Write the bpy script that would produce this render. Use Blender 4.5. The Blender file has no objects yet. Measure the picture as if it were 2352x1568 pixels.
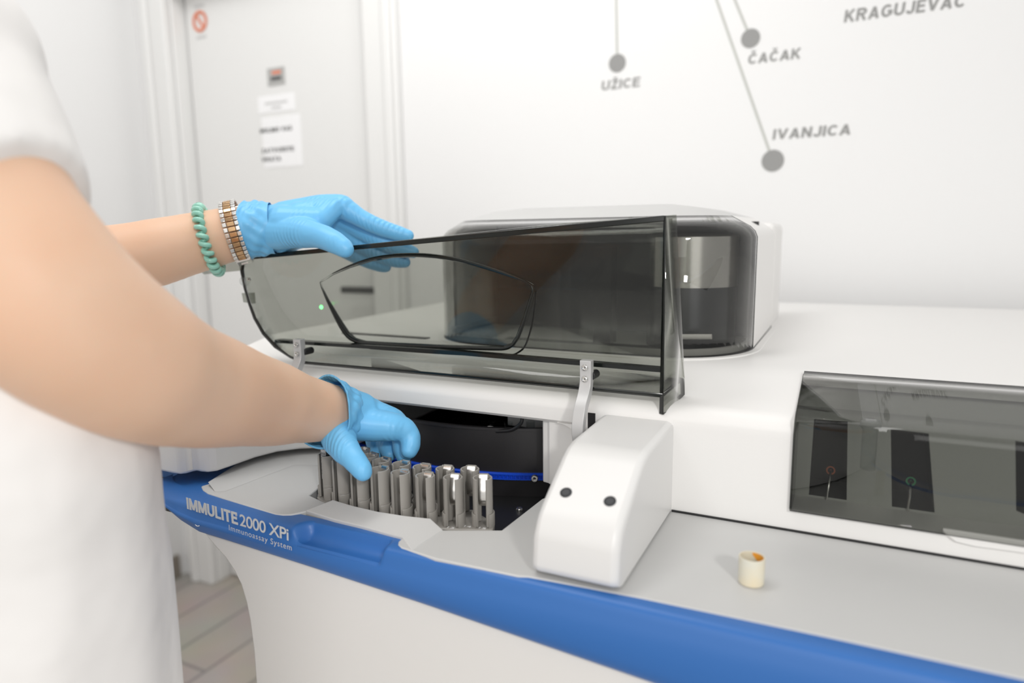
import bpy, bmesh, math, random
from mathutils import Vector, Matrix, Quaternion
random.seed(7)
sc = bpy.context.scene
C = sc.collection
PI = math.pi

# ------------------------------------------------------------------ camera, world, lamps, exposure
EYE = Vector((0, 0, 1.22)); F = 1568.0; CX, CY = 1176.0, 784.0
RX = Vector((0.89758202, 0.05726196, -0.43711277))     # world X, Y, Z in camera space (x right, y down, z ahead)
RY = Vector((0.44065436, -0.14588261, 0.88574375))
RZ = Vector((-0.01304773, -0.98764332, -0.15617434))
cam = bpy.data.cameras.new('camera'); co = bpy.data.objects.new('camera', cam); C.objects.link(co)
cam.sensor_width = 36.0; cam.lens = 24.0; cam.clip_start = 0.02; cam.clip_end = 50
co.matrix_world = Matrix(((RX[0], -RX[1], -RX[2], EYE[0]), (RY[0], -RY[1], -RY[2], EYE[1]),
                          (RZ[0], -RZ[1], -RZ[2], EYE[2]), (0, 0, 0, 1)))
cam.dof.use_dof = True; cam.dof.focus_distance = 0.74; cam.dof.aperture_fstop = 2.6
sc.camera = co
sc.view_settings.view_transform = 'Standard'; sc.view_settings.look = 'None'
sc.view_settings.gamma = 1.0; sc.view_settings.use_curve_mapping = False
sc.view_settings.exposure = 0.0
sc.cycles.transparent_max_bounces = 24
world = bpy.data.worlds.new('room_light'); sc.world = world; world.use_nodes = True
world.node_tree.nodes['Background'].inputs['Color'].default_value = (1.0, 0.985, 0.965, 1)
world.node_tree.nodes['Background'].inputs['Strength'].default_value = 0.62

def area_lamp(name, loc, target, sx, sy, watts, col=(1, 1, 1)):
    l = bpy.data.lights.new(name, 'AREA'); l.shape = 'RECTANGLE'; l.size = sx; l.size_y = sy
    l.energy = watts; l.color = col
    o = bpy.data.objects.new(name, l); C.objects.link(o); o.location = loc
    o.rotation_euler = (Vector(target) - Vector(loc)).to_track_quat('-Z', 'Y').to_euler()
    return o
area_lamp('studio_lamp', (0.95, -0.75, 1.90), (-0.25, 0.7, 1.0), 0.16, 0.16, 12, (1, 0.985, 0.96))
area_lamp('front_fill', (0.2, -1.55, 1.55), (-0.35, 0.8, 1.05), 2.2, 1.7, 16, (1, 0.985, 0.965))  # added soft fill behind the camera, brightens the front faces
area_lamp('ceiling_lamp', (-0.75, 0.55, 2.62), (-1.7, 1.4, 1.2), 1.2, 0.6, 16, (1, 0.99, 0.97))

# ------------------------------------------------------------------ pixel rays onto real planes of the room
def ray(x, y):
    d = Vector(((x - CX) / F, (y - CY) / F, 1.0))
    return Vector((RX.dot(d), RY.dot(d), RZ.dot(d)))
def at(x, y, X=None, Y=None, Z=None, D=None):
    r = ray(x, y)
    if X is not None: t = X / r[0]
    elif Y is not None: t = Y / r[1]
    elif Z is not None: t = (Z - EYE[2]) / r[2]
    else: t = D
    return EYE + r * t
def at_plane(x, y, p0, n):
    r = ray(x, y); t = (Vector(p0) - EYE).dot(n) / r.dot(n)
    return EYE + r * t
def to_px(p):
    q = Vector(p) - EYE
    d = Vector((0, 0, 0))
    for i in range(3): d[i] = RX[i] * q[0] + RY[i] * q[1] + RZ[i] * q[2]
    return (CX + F * d[0] / d[2], CY + F * d[1] / d[2])

# ------------------------------------------------------------------ materials
def mat(name, col, rough=0.5, metal=0.0, bump=None, spec=0.5, sss=0.0, coat=0.0, noise=None, emit=None):
    m = bpy.data.materials.new(name); m.use_nodes = True
    nt = m.node_tree; b = nt.nodes['Principled BSDF']
    b.inputs['Base Color'].default_value = (*col, 1); b.inputs['Roughness'].default_value = rough
    b.inputs['Metallic'].default_value = metal; b.inputs['Specular IOR Level'].default_value = spec
    if coat: b.inputs['Coat Weight'].default_value = coat
    if sss:
        b.inputs['Subsurface Weight'].default_value = sss
        b.inputs['Subsurface Radius'].default_value = (0.012, 0.005, 0.003); b.inputs['Subsurface Scale'].default_value = 0.6
    if emit:
        b.inputs['Emission Color'].default_value = (*emit[0], 1); b.inputs['Emission Strength'].default_value = emit[1]
    tc = None
    if bump or noise:
        tc = nt.nodes.new('ShaderNodeTexCoord')
    if noise:       # (scale, colour 2, amount): soft mottling that belongs to the surface
        n = nt.nodes.new('ShaderNodeTexNoise'); n.inputs['Scale'].default_value = noise[0]; n.inputs['Detail'].default_value = 3
        mx = nt.nodes.new('ShaderNodeMix'); mx.data_type = 'RGBA'
        rmp = nt.nodes.new('ShaderNodeMapRange'); rmp.inputs['From Min'].default_value = 0.35; rmp.inputs['From Max'].default_value = 0.7
        rmp.inputs['To Max'].default_value = noise[2]
        nt.links.new(tc.outputs['Object'], n.inputs['Vector']); nt.links.new(n.outputs['Fac'], rmp.inputs['Value'])
        nt.links.new(rmp.outputs['Result'], mx.inputs['Factor'])
        mx.inputs['A'].default_value = (*col, 1); mx.inputs['B'].default_value = (*noise[1], 1)
        nt.links.new(mx.outputs['Result'], b.inputs['Base Color'])
    if bump:        # (scale, strength, distance)
        n = nt.nodes.new('ShaderNodeTexNoise'); n.inputs['Scale'].default_value = bump[0]; n.inputs['Detail'].default_value = 2
        bp = nt.nodes.new('ShaderNodeBump'); bp.inputs['Strength'].default_value = bump[1]; bp.inputs['Distance'].default_value = bump[2]
        nt.links.new(tc.outputs['Object'], n.inputs['Vector']); nt.links.new(n.outputs['Fac'], bp.inputs['Height'])
        nt.links.new(bp.outputs['Normal'], b.inputs['Normal'])
    return m

def smoked(name, tint, rough=0.015, ior=1.49):
    m = bpy.data.materials.new(name); m.use_nodes = True
    nt = m.node_tree; nt.nodes.clear(); N = nt.nodes.new; L = nt.links.new
    out = N('ShaderNodeOutputMaterial'); mix = N('ShaderNodeMixShader'); tr = N('ShaderNodeBsdfTransparent'); gl = N('ShaderNodeBsdfGlossy')
    fr = N('ShaderNodeFresnel'); ge = N('ShaderNodeNewGeometry'); mx = N('ShaderNodeMix')
    tr.inputs['Color'].default_value = (*tint, 1); gl.inputs['Roughness'].default_value = rough
    mx.inputs['A'].default_value = ior; mx.inputs['B'].default_value = 1 / ior
    L(ge.outputs['Backfacing'], mx.inputs['Factor']); L(mx.outputs['Result'], fr.inputs['IOR'])
    L(fr.outputs['Fac'], mix.inputs['Fac']); L(tr.outputs['BSDF'], mix.inputs[1]); L(gl.outputs['BSDF'], mix.inputs[2])
    L(mix.outputs['Shader'], out.inputs['Surface'])
    return m

M = {}
M['white'] = mat('white_plastic', (0.80, 0.79, 0.775), 0.42, bump=(420, 0.10, 0.0006))
M['wing'] = mat('pale_grey_plastic', (0.86, 0.85, 0.835), 0.42, bump=(420, 0.10, 0.0006))
M['nose'] = mat('white_smooth_plastic', (0.73, 0.725, 0.715), 0.38)
M['deck'] = mat('grey_plastic', (0.56, 0.56, 0.553), 0.45, bump=(500, 0.10, 0.0005), noise=(9, (0.52, 0.52, 0.515), 0.5))
M['blue'] = mat('blue_paint', (0.028, 0.140, 0.43), 0.40, bump=(600, 0.05, 0.0004))
M['cabinet'] = mat('cabinet_plastic', (0.76, 0.745, 0.725), 0.5)
M['black'] = mat('black_plastic', (0.012, 0.012, 0.013), 0.4)
M['drum'] = mat('black_anodised', (0.022, 0.021, 0.023), 0.36, bump=(700, 0.12, 0.0004))
M['ring'] = mat('blue_gear_plastic', (0.006, 0.07, 0.62), 0.35)
M['holder'] = mat('warm_grey_plastic', (0.31, 0.295, 0.272), 0.33)
M['steel'] = mat('steel', (0.72, 0.71, 0.69), 0.22, 1.0)
M['clip'] = mat('spring_steel', (0.80, 0.78, 0.75), 0.20, 1.0, bump=(120, 0.12, 0.001))
M['brushed'] = mat('brushed_steel', (0.72, 0.71, 0.70), 0.22, 1.0)
M['shaded_steel'] = mat('shaded_steel', (0.10, 0.105, 0.115), 0.25, 0.9)
M['alu'] = mat('satin_aluminium', (0.56, 0.56, 0.56), 0.42, 0.35)
M['gold'] = mat('rose_gold', (0.55, 0.36, 0.20), 0.2, 1.0)
M['dark_cap'] = mat('dark_plug', (0.03, 0.032, 0.035), 0.5)
M['lid'] = smoked('smoked_acrylic', (0.665, 0.675, 0.645))
M['lidedge'] = mat('smoked_edge', (0.006, 0.008, 0.007), 0.15)
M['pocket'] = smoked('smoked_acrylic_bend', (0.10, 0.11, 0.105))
M['visor'] = smoked('dark_smoked_acrylic', (0.78, 0.78, 0.765))
M['cover'] = smoked('smoked_cover', (0.62, 0.625, 0.61), 0.004)
M['clear'] = smoked('clear_plastic', (0.93, 0.94, 0.94))
M['inner_grey'] = mat('inner_grey', (0.68, 0.69, 0.66), 0.5)
M['wall'] = mat('wall_paint', (0.795, 0.795, 0.795), 0.7)
M['door'] = mat('door_paint', (0.76, 0.76, 0.752), 0.5)
M['baseb'] = mat('tile_skirting', (0.25, 0.22, 0.19), 0.5)
M['decal'] = mat('grey_vinyl', (0.285, 0.285, 0.28), 0.6)
M['decal_line'] = mat('pale_grey_vinyl', (0.48, 0.49, 0.46), 0.6)
M['paper'] = mat('paper', (0.87, 0.87, 0.88), 0.7)
M['ink'] = mat('ink', (0.10, 0.10, 0.10), 0.7)
M['palegrey_ink'] = mat('pale_ink', (0.55, 0.55, 0.55), 0.7)
M['red'] = mat('red_print', (0.72, 0.22, 0.12), 0.6)
M['plate'] = mat('grey_plate', (0.42, 0.42, 0.41), 0.5)
M['handle'] = mat('black_handle', (0.03, 0.03, 0.03), 0.4)
M['print'] = mat('silver_print', (0.62, 0.63, 0.64), 0.5)
M['skin'] = mat('skin', (0.76, 0.525, 0.38), 0.5, sss=0.2, spec=0.3, noise=(11, (0.74, 0.46, 0.31), 0.7), bump=(260, 0.06, 0.0005))
M['hair'] = mat('brown_hair', (0.06, 0.035, 0.02), 0.5)
M['tunic'] = mat('white_cotton', (0.84, 0.825, 0.81), 0.85, bump=(14, 0.35, 0.02))
M['trouser'] = mat('white_trousers', (0.8, 0.79, 0.78), 0.85)
M['mint'] = mat('mint_plastic', (0.30, 0.62, 0.51), 0.18, sss=0.0, coat=0.3)
M['cup'] = mat('ivory_plastic', (0.70, 0.69, 0.60), 0.4, noise=(35, (0.78, 0.62, 0.36), 0.55))
M['orange'] = mat('orange_residue', (0.85, 0.36, 0.04), 0.4)
M['label'] = mat('white_label', (0.8, 0.8, 0.8), 0.5)
M['green_glint'] = mat('green_glint', (0.05, 0.6, 0.1), 0.3, emit=((0.1, 1.0, 0.15), 4.0))  # glow for the green reflection on the lid
M['orange_ring'] = mat('orange_ring', (0.60, 0.14, 0.04), 0.4)
M['green_ring'] = mat('green_ring', (0.03, 0.38, 0.12), 0.4)

def floor_mat():
    m = bpy.data.materials.new('plank_tiles'); m.use_nodes = True; nt = m.node_tree; b = nt.nodes['Principled BSDF']; N = nt.nodes.new; L = nt.links.new
    tc = N('ShaderNodeTexCoord'); mp = N('ShaderNodeMapping'); mp.inputs['Rotation'].default_value = (0, 0, PI / 2)
    br = N('ShaderNodeTexBrick'); br.inputs['Color1'].default_value = (0.50, 0.455, 0.41, 1); br.inputs['Color2'].default_value = (0.45, 0.41, 0.372, 1)
    br.inputs['Mortar'].default_value = (0.30, 0.28, 0.26, 1); br.inputs['Scale'].default_value = 1.0
    br.inputs['Brick Width'].default_value = 1.2; br.inputs['Row Height'].default_value = 0.158; br.inputs['Mortar Size'].default_value = 0.006
    ns = N('ShaderNodeTexNoise'); ns.inputs['Scale'].default_value = 6; mx = N('ShaderNodeMix'); mx.data_type = 'RGBA'; mx.blend_type = 'MULTIPLY'
    mx.inputs['Factor'].default_value = 0.25
    L(tc.outputs['Object'], mp.inputs['Vector']); L(mp.outputs['Vector'], br.inputs['Vector']); L(tc.outputs['Object'], ns.inputs['Vector'])
    L(br.outputs['Color'], mx.inputs['A']); L(ns.outputs['Color'], mx.inputs['B']); L(mx.outputs['Result'], b.inputs['Base Color'])
    b.inputs['Roughness'].default_value = 0.45
    return m
M['floor'] = floor_mat()

def glove_mat():
    m = mat('blue_nitrile', (0.17, 0.52, 0.86), 0.40, spec=0.4)
    nt = m.node_tree; b = nt.nodes['Principled BSDF']; N = nt.nodes.new; L = nt.links.new
    tc = N('ShaderNodeTexCoord'); w = N('ShaderNodeTexWave'); w.inputs['Scale'].default_value = 62; w.inputs['Distortion'].default_value = 5
    w.inputs['Detail'].default_value = 2; w.inputs['Detail Scale'].default_value = 0.35; w.bands_direction = 'X'
    n = N('ShaderNodeTexNoise'); n.inputs['Scale'].default_value = 24; rm = N('ShaderNodeMapRange'); rm.inputs['From Min'].default_value = 0.48; rm.inputs['From Max'].default_value = 0.68
    mu = N('ShaderNodeMath'); mu.operation = 'MULTIPLY'
    bp = N('ShaderNodeBump'); bp.inputs['Strength'].default_value = 0.32; bp.inputs['Distance'].default_value = 0.0026
    L(tc.outputs['Object'], w.inputs['Vector']); L(tc.outputs['Object'], n.inputs['Vector']); L(n.outputs['Fac'], rm.inputs['Value'])
    L(w.outputs['Fac'], mu.inputs[0]); L(rm.outputs['Result'], mu.inputs[1]); L(mu.outputs['Value'], bp.inputs['Height']); L(bp.outputs['Normal'], b.inputs['Normal'])
    return m
M['glove'] = glove_mat()

# ------------------------------------------------------------------ mesh helpers
def link(name, bm, ms, parent=None, smooth=40, bevel=0, seg=2):
    me = bpy.data.meshes.new(name)
    bmesh.ops.recalc_face_normals(bm, faces=bm.faces[:]) if not getattr(bm, 'keep', False) else None
    bm.to_mesh(me); bm.free()
    if not isinstance(ms, (list, tuple)): ms = [ms]
    for m in ms: me.materials.append(m)
    if smooth:
        for p in me.polygons: p.use_smooth = True
        me.set_sharp_from_angle(angle=math.radians(smooth))
    o = bpy.data.objects.new(name, me); C.objects.link(o)
    if parent: o.parent = parent
    if bevel:
        b = o.modifiers.new('bevel', 'BEVEL'); b.width = bevel; b.segments = seg; b.limit_method = 'ANGLE'; b.angle_limit = math.radians(35)
        b.harden_normals = False
    if smooth and len(me.polygons) < 20000:
        w = o.modifiers.new('normals', 'WEIGHTED_NORMAL'); w.weight = 80; w.keep_sharp = True
    return o
def tag(o, label=None, cat=None, group=None, kind=None):
    if label: o['label'] = label
    if cat: o['category'] = cat
    if group: o['group'] = group
    if kind: o['kind'] = kind
    return o
def thing(name, label, cat, group=None, loc=(0, 0, 0)):
    o = bpy.data.objects.new(name, None); C.objects.link(o); o.location = loc; o.empty_display_size = 0.05
    return tag(o, label, cat, group)
def nb(): return bmesh.new()
def box(bm, a, b, mi=0):
    (x0, y0, z0), (x1, y1, z1) = a, b
    v = [bm.verts.new(p) for p in ((x0, y0, z0), (x1, y0, z0), (x1, y1, z0), (x0, y1, z0), (x0, y0, z1), (x1, y0, z1), (x1, y1, z1), (x0, y1, z1))]
    for f in ((0, 3, 2, 1), (4, 5, 6, 7), (0, 1, 5, 4), (1, 2, 6, 5), (2, 3, 7, 6), (3, 0, 4, 7)):
        bm.faces.new([v[i] for i in f]).material_index = mi
def prism(bm, pts, vec, mi=0):
    vec = Vector(vec); a = [bm.verts.new(p) for p in pts]; b = [bm.verts.new(Vector(p) + vec) for p in pts]; n = len(pts)
    fs = [bm.faces.new(a), bm.faces.new(b[::-1])]
    for i in range(n): fs.append(bm.faces.new((a[i], a[(i + 1) % n], b[(i + 1) % n], b[i])))
    for f in fs: f.material_index = mi
    return fs
def loft(bm, rings, cap0=True, cap1=True, closed=True, mi=0):
    vs = [[bm.verts.new(p) for p in r] for r in rings]
    n = len(rings[0])
    for i in range(len(rings) - 1):
        for j in range(n if closed else n - 1):
            bm.faces.new((vs[i][j], vs[i][(j + 1) % n], vs[i + 1][(j + 1) % n], vs[i + 1][j])).material_index = mi
    if closed and cap0: bm.faces.new(vs[0][::-1]).material_index = mi
    if closed and cap1: bm.faces.new(vs[-1]).material_index = mi
    return vs
def frames(path):
    T = []
    for i in range(len(path)):
        a = path[max(i - 1, 0)]; b = path[min(i + 1, len(path) - 1)]; T.append((b - a).normalized())
    up = Vector((0, 0, 1)) if abs(T[0].z) < 0.9 else Vector((0, 1, 0))
    n = (up - T[0] * up.dot(T[0])).normalized(); out = []
    for t in T:
        n = (n - t * n.dot(t)).normalized(); out.append((t, n, t.cross(n)))
    return out
def tube(bm, path, r, seg=10, mi=0, cap=True):
    path = [Vector(p) for p in path]; rr = r if isinstance(r, (list, tuple)) else [r] * len(path)
    rings = []
    for p, (t, n, b), q in zip(path, frames(path), rr):
        rings.append([p + (n * math.cos(2 * PI * k / seg) + b * math.sin(2 * PI * k / seg)) * q for k in range(seg)])
    loft(bm, rings, cap, cap, True, mi)
def lathe(bm, prof, seg=32, c=(0, 0, 0), axis=None, mi=0, close=False):
    c = Vector(c); rot = Vector((0, 0, 1)).rotation_difference(Vector(axis).normalized()).to_matrix() if axis is not None else Matrix.Identity(3)
    rings = [[c + rot @ Vector((r * math.cos(2 * PI * k / seg), r * math.sin(2 * PI * k / seg), z)) for k in range(seg)] for r, z in prof]
    if close: rings = rings + [rings[0]]
    vs = loft(bm, rings, not close, not close, True, mi)
    if close: bmesh.ops.remove_doubles(bm, verts=bm.verts[:], dist=1e-7)
    return vs
def screw(bm, c, axis, r, mi=0, mi2=1):
    a = Vector(axis).normalized(); c = Vector(c)
    lathe(bm, [(r, 0), (r, r * 0.45), (r * 0.8, r * 0.75), (r * 0.48, r * 0.75), (r * 0.44, r * 0.3)], 18, c, a, mi)
    lathe(bm, [(r * 0.43, r * 0.31), (r * 0.01, r * 0.32)], 6, c, a, mi2)
def curve(pts, n=8):
    """Catmull-Rom through the points."""
    P = [Vector(p) for p in pts]; out = []
    for i in range(len(P) - 1):
        p0 = P[max(i - 1, 0)]; p1 = P[i]; p2 = P[i + 1]; p3 = P[min(i + 2, len(P) - 1)]
        for k in range(n):
            t = k / n
            out.append(0.5 * ((2 * p1) + (p2 - p0) * t + (2 * p0 - 5 * p1 + 4 * p2 - p3) * t * t + (3 * p1 - p0 - 3 * p2 + p3) * t ** 3))
    out.append(P[-1]); return out
def fill_loops(bm, loops):
    es = []; vv = []
    for lp in loops:
        v = [bm.verts.new(p) for p in lp]; vv.append(v)
        es += [bm.edges.new((v[i], v[(i + 1) % len(v)])) for i in range(len(v))]
    bmesh.ops.triangle_fill(bm, use_beauty=True, use_dissolve=False, edges=es)
    return vv
def cone_hull(bm, p, q, r0, r1, seg=20):
    """a capsule that tapers from a ball of radius r0 to one of radius r1"""
    p = Vector(p); q = Vector(q); d = (q - p); L = max(d.length, 1e-6); d = d / L
    rings = []
    up = Vector((0, 0, 1)) if abs(d.z) < 0.9 else Vector((0, 1, 0)); n = (up - d * up.dot(d)).normalized(); b = d.cross(n)
    def ring(c, r): rings.append([c + (n * math.cos(2 * PI * k / seg) + b * math.sin(2 * PI * k / seg)) * r for k in range(seg)])
    for i in range(1, 7): a = -PI / 2 + i * PI / 12; ring(p + d * math.sin(a) * r0, max(math.cos(a) * r0, 1e-4))
    for i in range(0, 6): a = i * PI / 12; ring(q + d * math.sin(a) * r1, max(math.cos(a) * r1, 1e-4))
    loft(bm, rings)
def chain(bm, pts):
    for a, b in zip(pts[:-1], pts[1:]): cone_hull(bm, a[0], b[0], a[1], b[1])
def smooth_chain(pts, n=5):
    P = curve([Vector((*p, r)) if False else Vector(p) for p, r in pts], n); R = []
    rr = [r for p, r in pts]
    for i in range(len(rr) - 1):
        for k in range(n):
            t = k / n; s = t * t * (3 - 2 * t); R.append(rr[i] * (1 - s) + rr[i + 1] * s)
    R.append(rr[-1]); return list(zip(P, R))
def remesh(name, bm, voxel, smooth_it, m, parent=None, factor=0.5):
    """one continuous skin over overlapping solids"""
    bmesh.ops.recalc_face_normals(bm, faces=bm.faces[:])
    me = bpy.data.meshes.new('tmp'); bm.to_mesh(me); bm.free()
    o = bpy.data.objects.new('tmp', me); C.objects.link(o)
    r = o.modifiers.new('r', 'REMESH'); r.mode = 'VOXEL'; r.voxel_size = voxel; r.use_smooth_shade = True
    s = o.modifiers.new('s', 'SMOOTH'); s.factor = factor; s.iterations = smooth_it
    dg = bpy.context.evaluated_depsgraph_get(); dg.update()
    me2 = bpy.data.meshes.new_from_object(o.evaluated_get(dg)); bpy.data.objects.remove(o); bpy.data.meshes.remove(me)
    me2.name = name; me2.materials.clear(); me2.materials.append(m)
    for p in me2.polygons: p.use_smooth = True; p.material_index = 0
    ob = bpy.data.objects.new(name, me2); C.objects.link(ob)
    if parent: ob.parent = parent
    return ob
def text_mesh(txt, size=1.0, bold=0.0, shear=0.0, spacing=1.0, depth=0.0):
    cu = bpy.data.curves.new('t', 'FONT'); cu.body = txt; cu.size = size; cu.offset = bold; cu.shear = shear
    cu.space_character = spacing; cu.extrude = depth; cu.resolution_u = 4
    o = bpy.data.objects.new('t', cu); C.objects.link(o)
    dg = bpy.context.evaluated_depsgraph_get(); dg.update()
    me = bpy.data.meshes.new_from_object(o.evaluated_get(dg)); bpy.data.objects.remove(o); bpy.data.curves.remove(cu)
    return me
def place_text(name, txt, left, right, m, parent=None, up=(0, 0, 1), bold=0.0, shear=0.0, spacing=1.0, height=None, depth=0.0006):
    """flat lettering whose first and last letters reach from one point to the other; height = capital height"""
    me = text_mesh(txt, 1.0, bold, shear, spacing)
    xs = [v.co.x for v in me.vertices]; ys = [v.co.y for v in me.vertices]
    x0, x1 = min(xs), max(xs); y1 = 0.72
    L, R = Vector(left), Vector(right); ux = (R - L); W = ux.length; ux.normalize()
    upv = Vector(up); upv = (upv - ux * upv.dot(ux)).normalized()
    sx = W / (x1 - x0); sy = (height / y1) if height else sx
    me.transform(Matrix(((ux.x * sx, upv.x * sy, 0, L.x - ux.x * sx * x0), (ux.y * sx, upv.y * sy, 0, L.y - ux.y * sx * x0),
                         (ux.z * sx, upv.z * sy, 0, L.z - ux.z * sx * x0), (0, 0, 0, 1))))
    bm = bmesh.new(); bm.from_mesh(me); bpy.data.meshes.remove(me)
    for f in bm.faces: f.material_index = 0
    nrm = ux.cross(upv)
    if depth:
        r = bmesh.ops.extrude_face_region(bm, geom=bm.faces[:])
        bmesh.ops.translate(bm, verts=[g for g in r['geom'] if isinstance(g, bmesh.types.BMVert)], vec=nrm * depth)
    return link(name, bm, m, parent, smooth=0)

# a plain bold sans capital set, drawn as broad strokes: letter -> (width, strokes)
def arcp(cx, cy, rx, ry, a0, a1, n=14): return [(cx + rx * math.cos(math.radians(a0 + (a1 - a0) * i / n)), cy + ry * math.sin(math.radians(a0 + (a1 - a0) * i / n))) for i in range(n + 1)]
SW = 0.195; hs = SW / 2
LET = {
 'U': (0.70, [[(hs, 1), (hs, 0.36)] + arcp(0.35, 0.36, 0.35 - hs, 0.36 - hs, 180, 360) + [(0.70 - hs, 0.36), (0.70 - hs, 1)]]),
 'Z': (0.60, [[(0.03, 1 - hs), (0.57, 1 - hs)], [(0.47, 0.93), (0.12, 0.07)], [(0.02, hs), (0.60, hs)]]),
 'I': (0.20, [[(hs, 0), (hs, 1)]]),
 'C': (0.70, [arcp(0.37, 0.5, 0.37 - hs, 0.5 - hs, 42, 318, 22)]),
 'E': (0.60, [[(hs, 0), (hs, 1)], [(hs, 1 - hs * 0.9), (0.58, 1 - hs * 0.9)], [(hs, 0.52), (0.54, 0.52)], [(hs, hs * 0.9), (0.60, hs * 0.9)]]),
 'A': (0.76, [[(0.10, 0), (0.38, 0.96)], [(0.66, 0), (0.38, 0.96)], [(0.20, 0.28), (0.56, 0.28)]]),
 'K': (0.72, [[(hs, 0), (hs, 1)], [(0.15, 0.40), (0.60, 1)], [(0.28, 0.58), (0.63, 0)]]),
 'V': (0.74, [[(0.09, 1), (0.37, 0.04)], [(0.65, 1), (0.37, 0.04)]]),
 'N': (0.70, [[(hs, 0), (hs, 1)], [(0.60, 0), (0.60, 1)], [(0.12, 0.95), (0.58, 0.05)]]),
 'J': (0.55, [[(0.55 - hs, 1), (0.55 - hs, 0.30)] + arcp(0.275, 0.30, 0.275 - hs, 0.30 - hs, 0, -175)]),
 'R': (0.72, [[(hs, 0), (hs, 1)], [(hs, 1 - hs * 0.9), (0.40, 1 - hs * 0.9)] + arcp(0.40, 0.72, 0.20, 0.19, 90, -90, 10) + [(hs, 0.53)], [(0.36, 0.50), (0.62, 0)]]),
 'G': (0.76, [arcp(0.38, 0.5, 0.38 - hs, 0.5 - hs, 45, 345, 24), [(0.42, 0.46), (0.76, 0.46)], [(0.76 - hs, 0.46), (0.76 - hs, 0.16)]]),
 'L': (0.56, [[(hs, 0), (hs, 1)], [(hs, hs * 0.9), (0.56, hs * 0.9)]]),
 'M': (0.86, [[(hs, 0), (hs, 1)], [(0.86 - hs, 0), (0.86 - hs, 1)], [(0.13, 0.96), (0.43, 0.08)], [(0.73, 0.96), (0.43, 0.08)]]),
 'T': (0.62, [[(0.31, 0), (0.31, 1)], [(0.0, 1 - hs * 0.9), (0.62, 1 - hs * 0.9)]]),
 'O': (0.78, [arcp(0.39, 0.5, 0.39 - hs, 0.5 - hs, 0, 360, 30)]),
 'S': (0.66, [[(0.58, 0.76)] + arcp(0.33, 0.71, 0.235, 0.20, 40, 250, 12) + arcp(0.33, 0.29, 0.245, 0.20, 80, -140, 12) + [(0.07, 0.24)]]),
 'B': (0.70, [[(hs, 0), (hs, 1)], [(hs, 1 - hs * 0.9), (0.38, 1 - hs * 0.9)] + arcp(0.38, 0.73, 0.19, 0.18, 90, -90, 10) + [(hs, 0.55)], [(0.3, 0.53), (0.40, 0.53)] + arcp(0.40, 0.31, 0.21, 0.22, 90, -90, 10) + [(hs, hs * 0.9)]]),
 ' ': (0.3, []),
}
def ribbon(pts, w):
    pts = [p for i, p in enumerate(pts) if i == 0 or math.hypot(p[0] - pts[i - 1][0], p[1] - pts[i - 1][1]) > 1e-5]
    n = len(pts); L = []; R = []
    for i in range(n):
        a = Vector(pts[max(i - 1, 0)]); b = Vector(pts[i]); c = Vector(pts[min(i + 1, n - 1)])
        d1 = (b - a).normalized() if i else (c - b).normalized(); d2 = (c - b).normalized() if i < n - 1 else d1
        m = (d1 + d2); m = m.normalized() if m.length > 1e-6 else d1
        k = w / 2 / max(m.dot(d1), 0.4); nn = Vector((-m.y, m.x)); L.append(b + nn * k); R.append(b - nn * k)
    return L, R
def block_text(name, txt, left, right, height, m, parent, shear=0.0, gap=0.10, th0=0.0006):
    strokes = []; x = 0.0
    for ch in txt:
        basec = {'Ž': 'Z', 'Č': 'C', 'Š': 'S'}.get(ch, ch); w, st = LET[basec]
        for p in st: strokes.append(([(x + a, b) for a, b in p], SW))
        if basec != ch: strokes.append(([(x + w / 2 - 0.15, 1.27), (x + w / 2, 1.12), (x + w / 2 + 0.15, 1.27)], 0.13))
        x += w + gap
    W = x - gap; L0, R0 = Vector(left), Vector(right); ux = R0 - L0; k = ux.length / W; ux.normalize(); up = Vector((0, 0, 1)); nrm = ux.cross(up)
    bm = nb()
    for si, (pts, w) in enumerate(strokes):
        a, b = ribbon(pts, w); th = th0 + 0.00004 * (si % 5)
        f = lambda p: L0 + ux * ((p.x + shear * p.y) * k) + up * (p.y * height)
        rings = [[f(p), f(q), f(q) + nrm * th, f(p) + nrm * th] for p, q in zip(a, b)]
        loft(bm, rings)
    return link(name, bm, m, parent, smooth=0)

# ================================================================== THE SETTING
WY = 1.58       # face of the lettered wall
DY = 1.63       # face of the door leaf
bm = nb(); box(bm, (-2.15, -1.6, -0.05), (1.6, 1.75, 0.0)); tag(link('floor', bm, M['floor'], smooth=0), kind='structure')
bm = nb(); box(bm, (-1.20, WY, 0), (1.6, WY + 0.14, 2.7)); box(bm, (-2.15, WY, 2.02), (-1.20, WY + 0.14, 2.7)); box(bm, (-2.25, WY, 0), (-1.965, WY + 0.14, 2.7))
tag(link('wall_back', bm, M['wall'], smooth=0), kind='structure')
bm = nb(); box(bm, (-2.25, -1.6, 0), (-2.135, WY, 2.7)); tag(link('wall_left', bm, M['wall'], smooth=0), kind='structure')
bm = nb(); box(bm, (-2.135, -1.6, 0), (-2.122, WY - 0.03, 0.085)); tag(link('baseboard_left', bm, M['baseb'], bevel=0.002), kind='structure')
bm = nb(); box(bm, (-1.08, WY - 0.012, 0), (1.6, WY, 0.085)); tag(link('baseboard_back', bm, M['baseb'], bevel=0.002), kind='structure')
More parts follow.
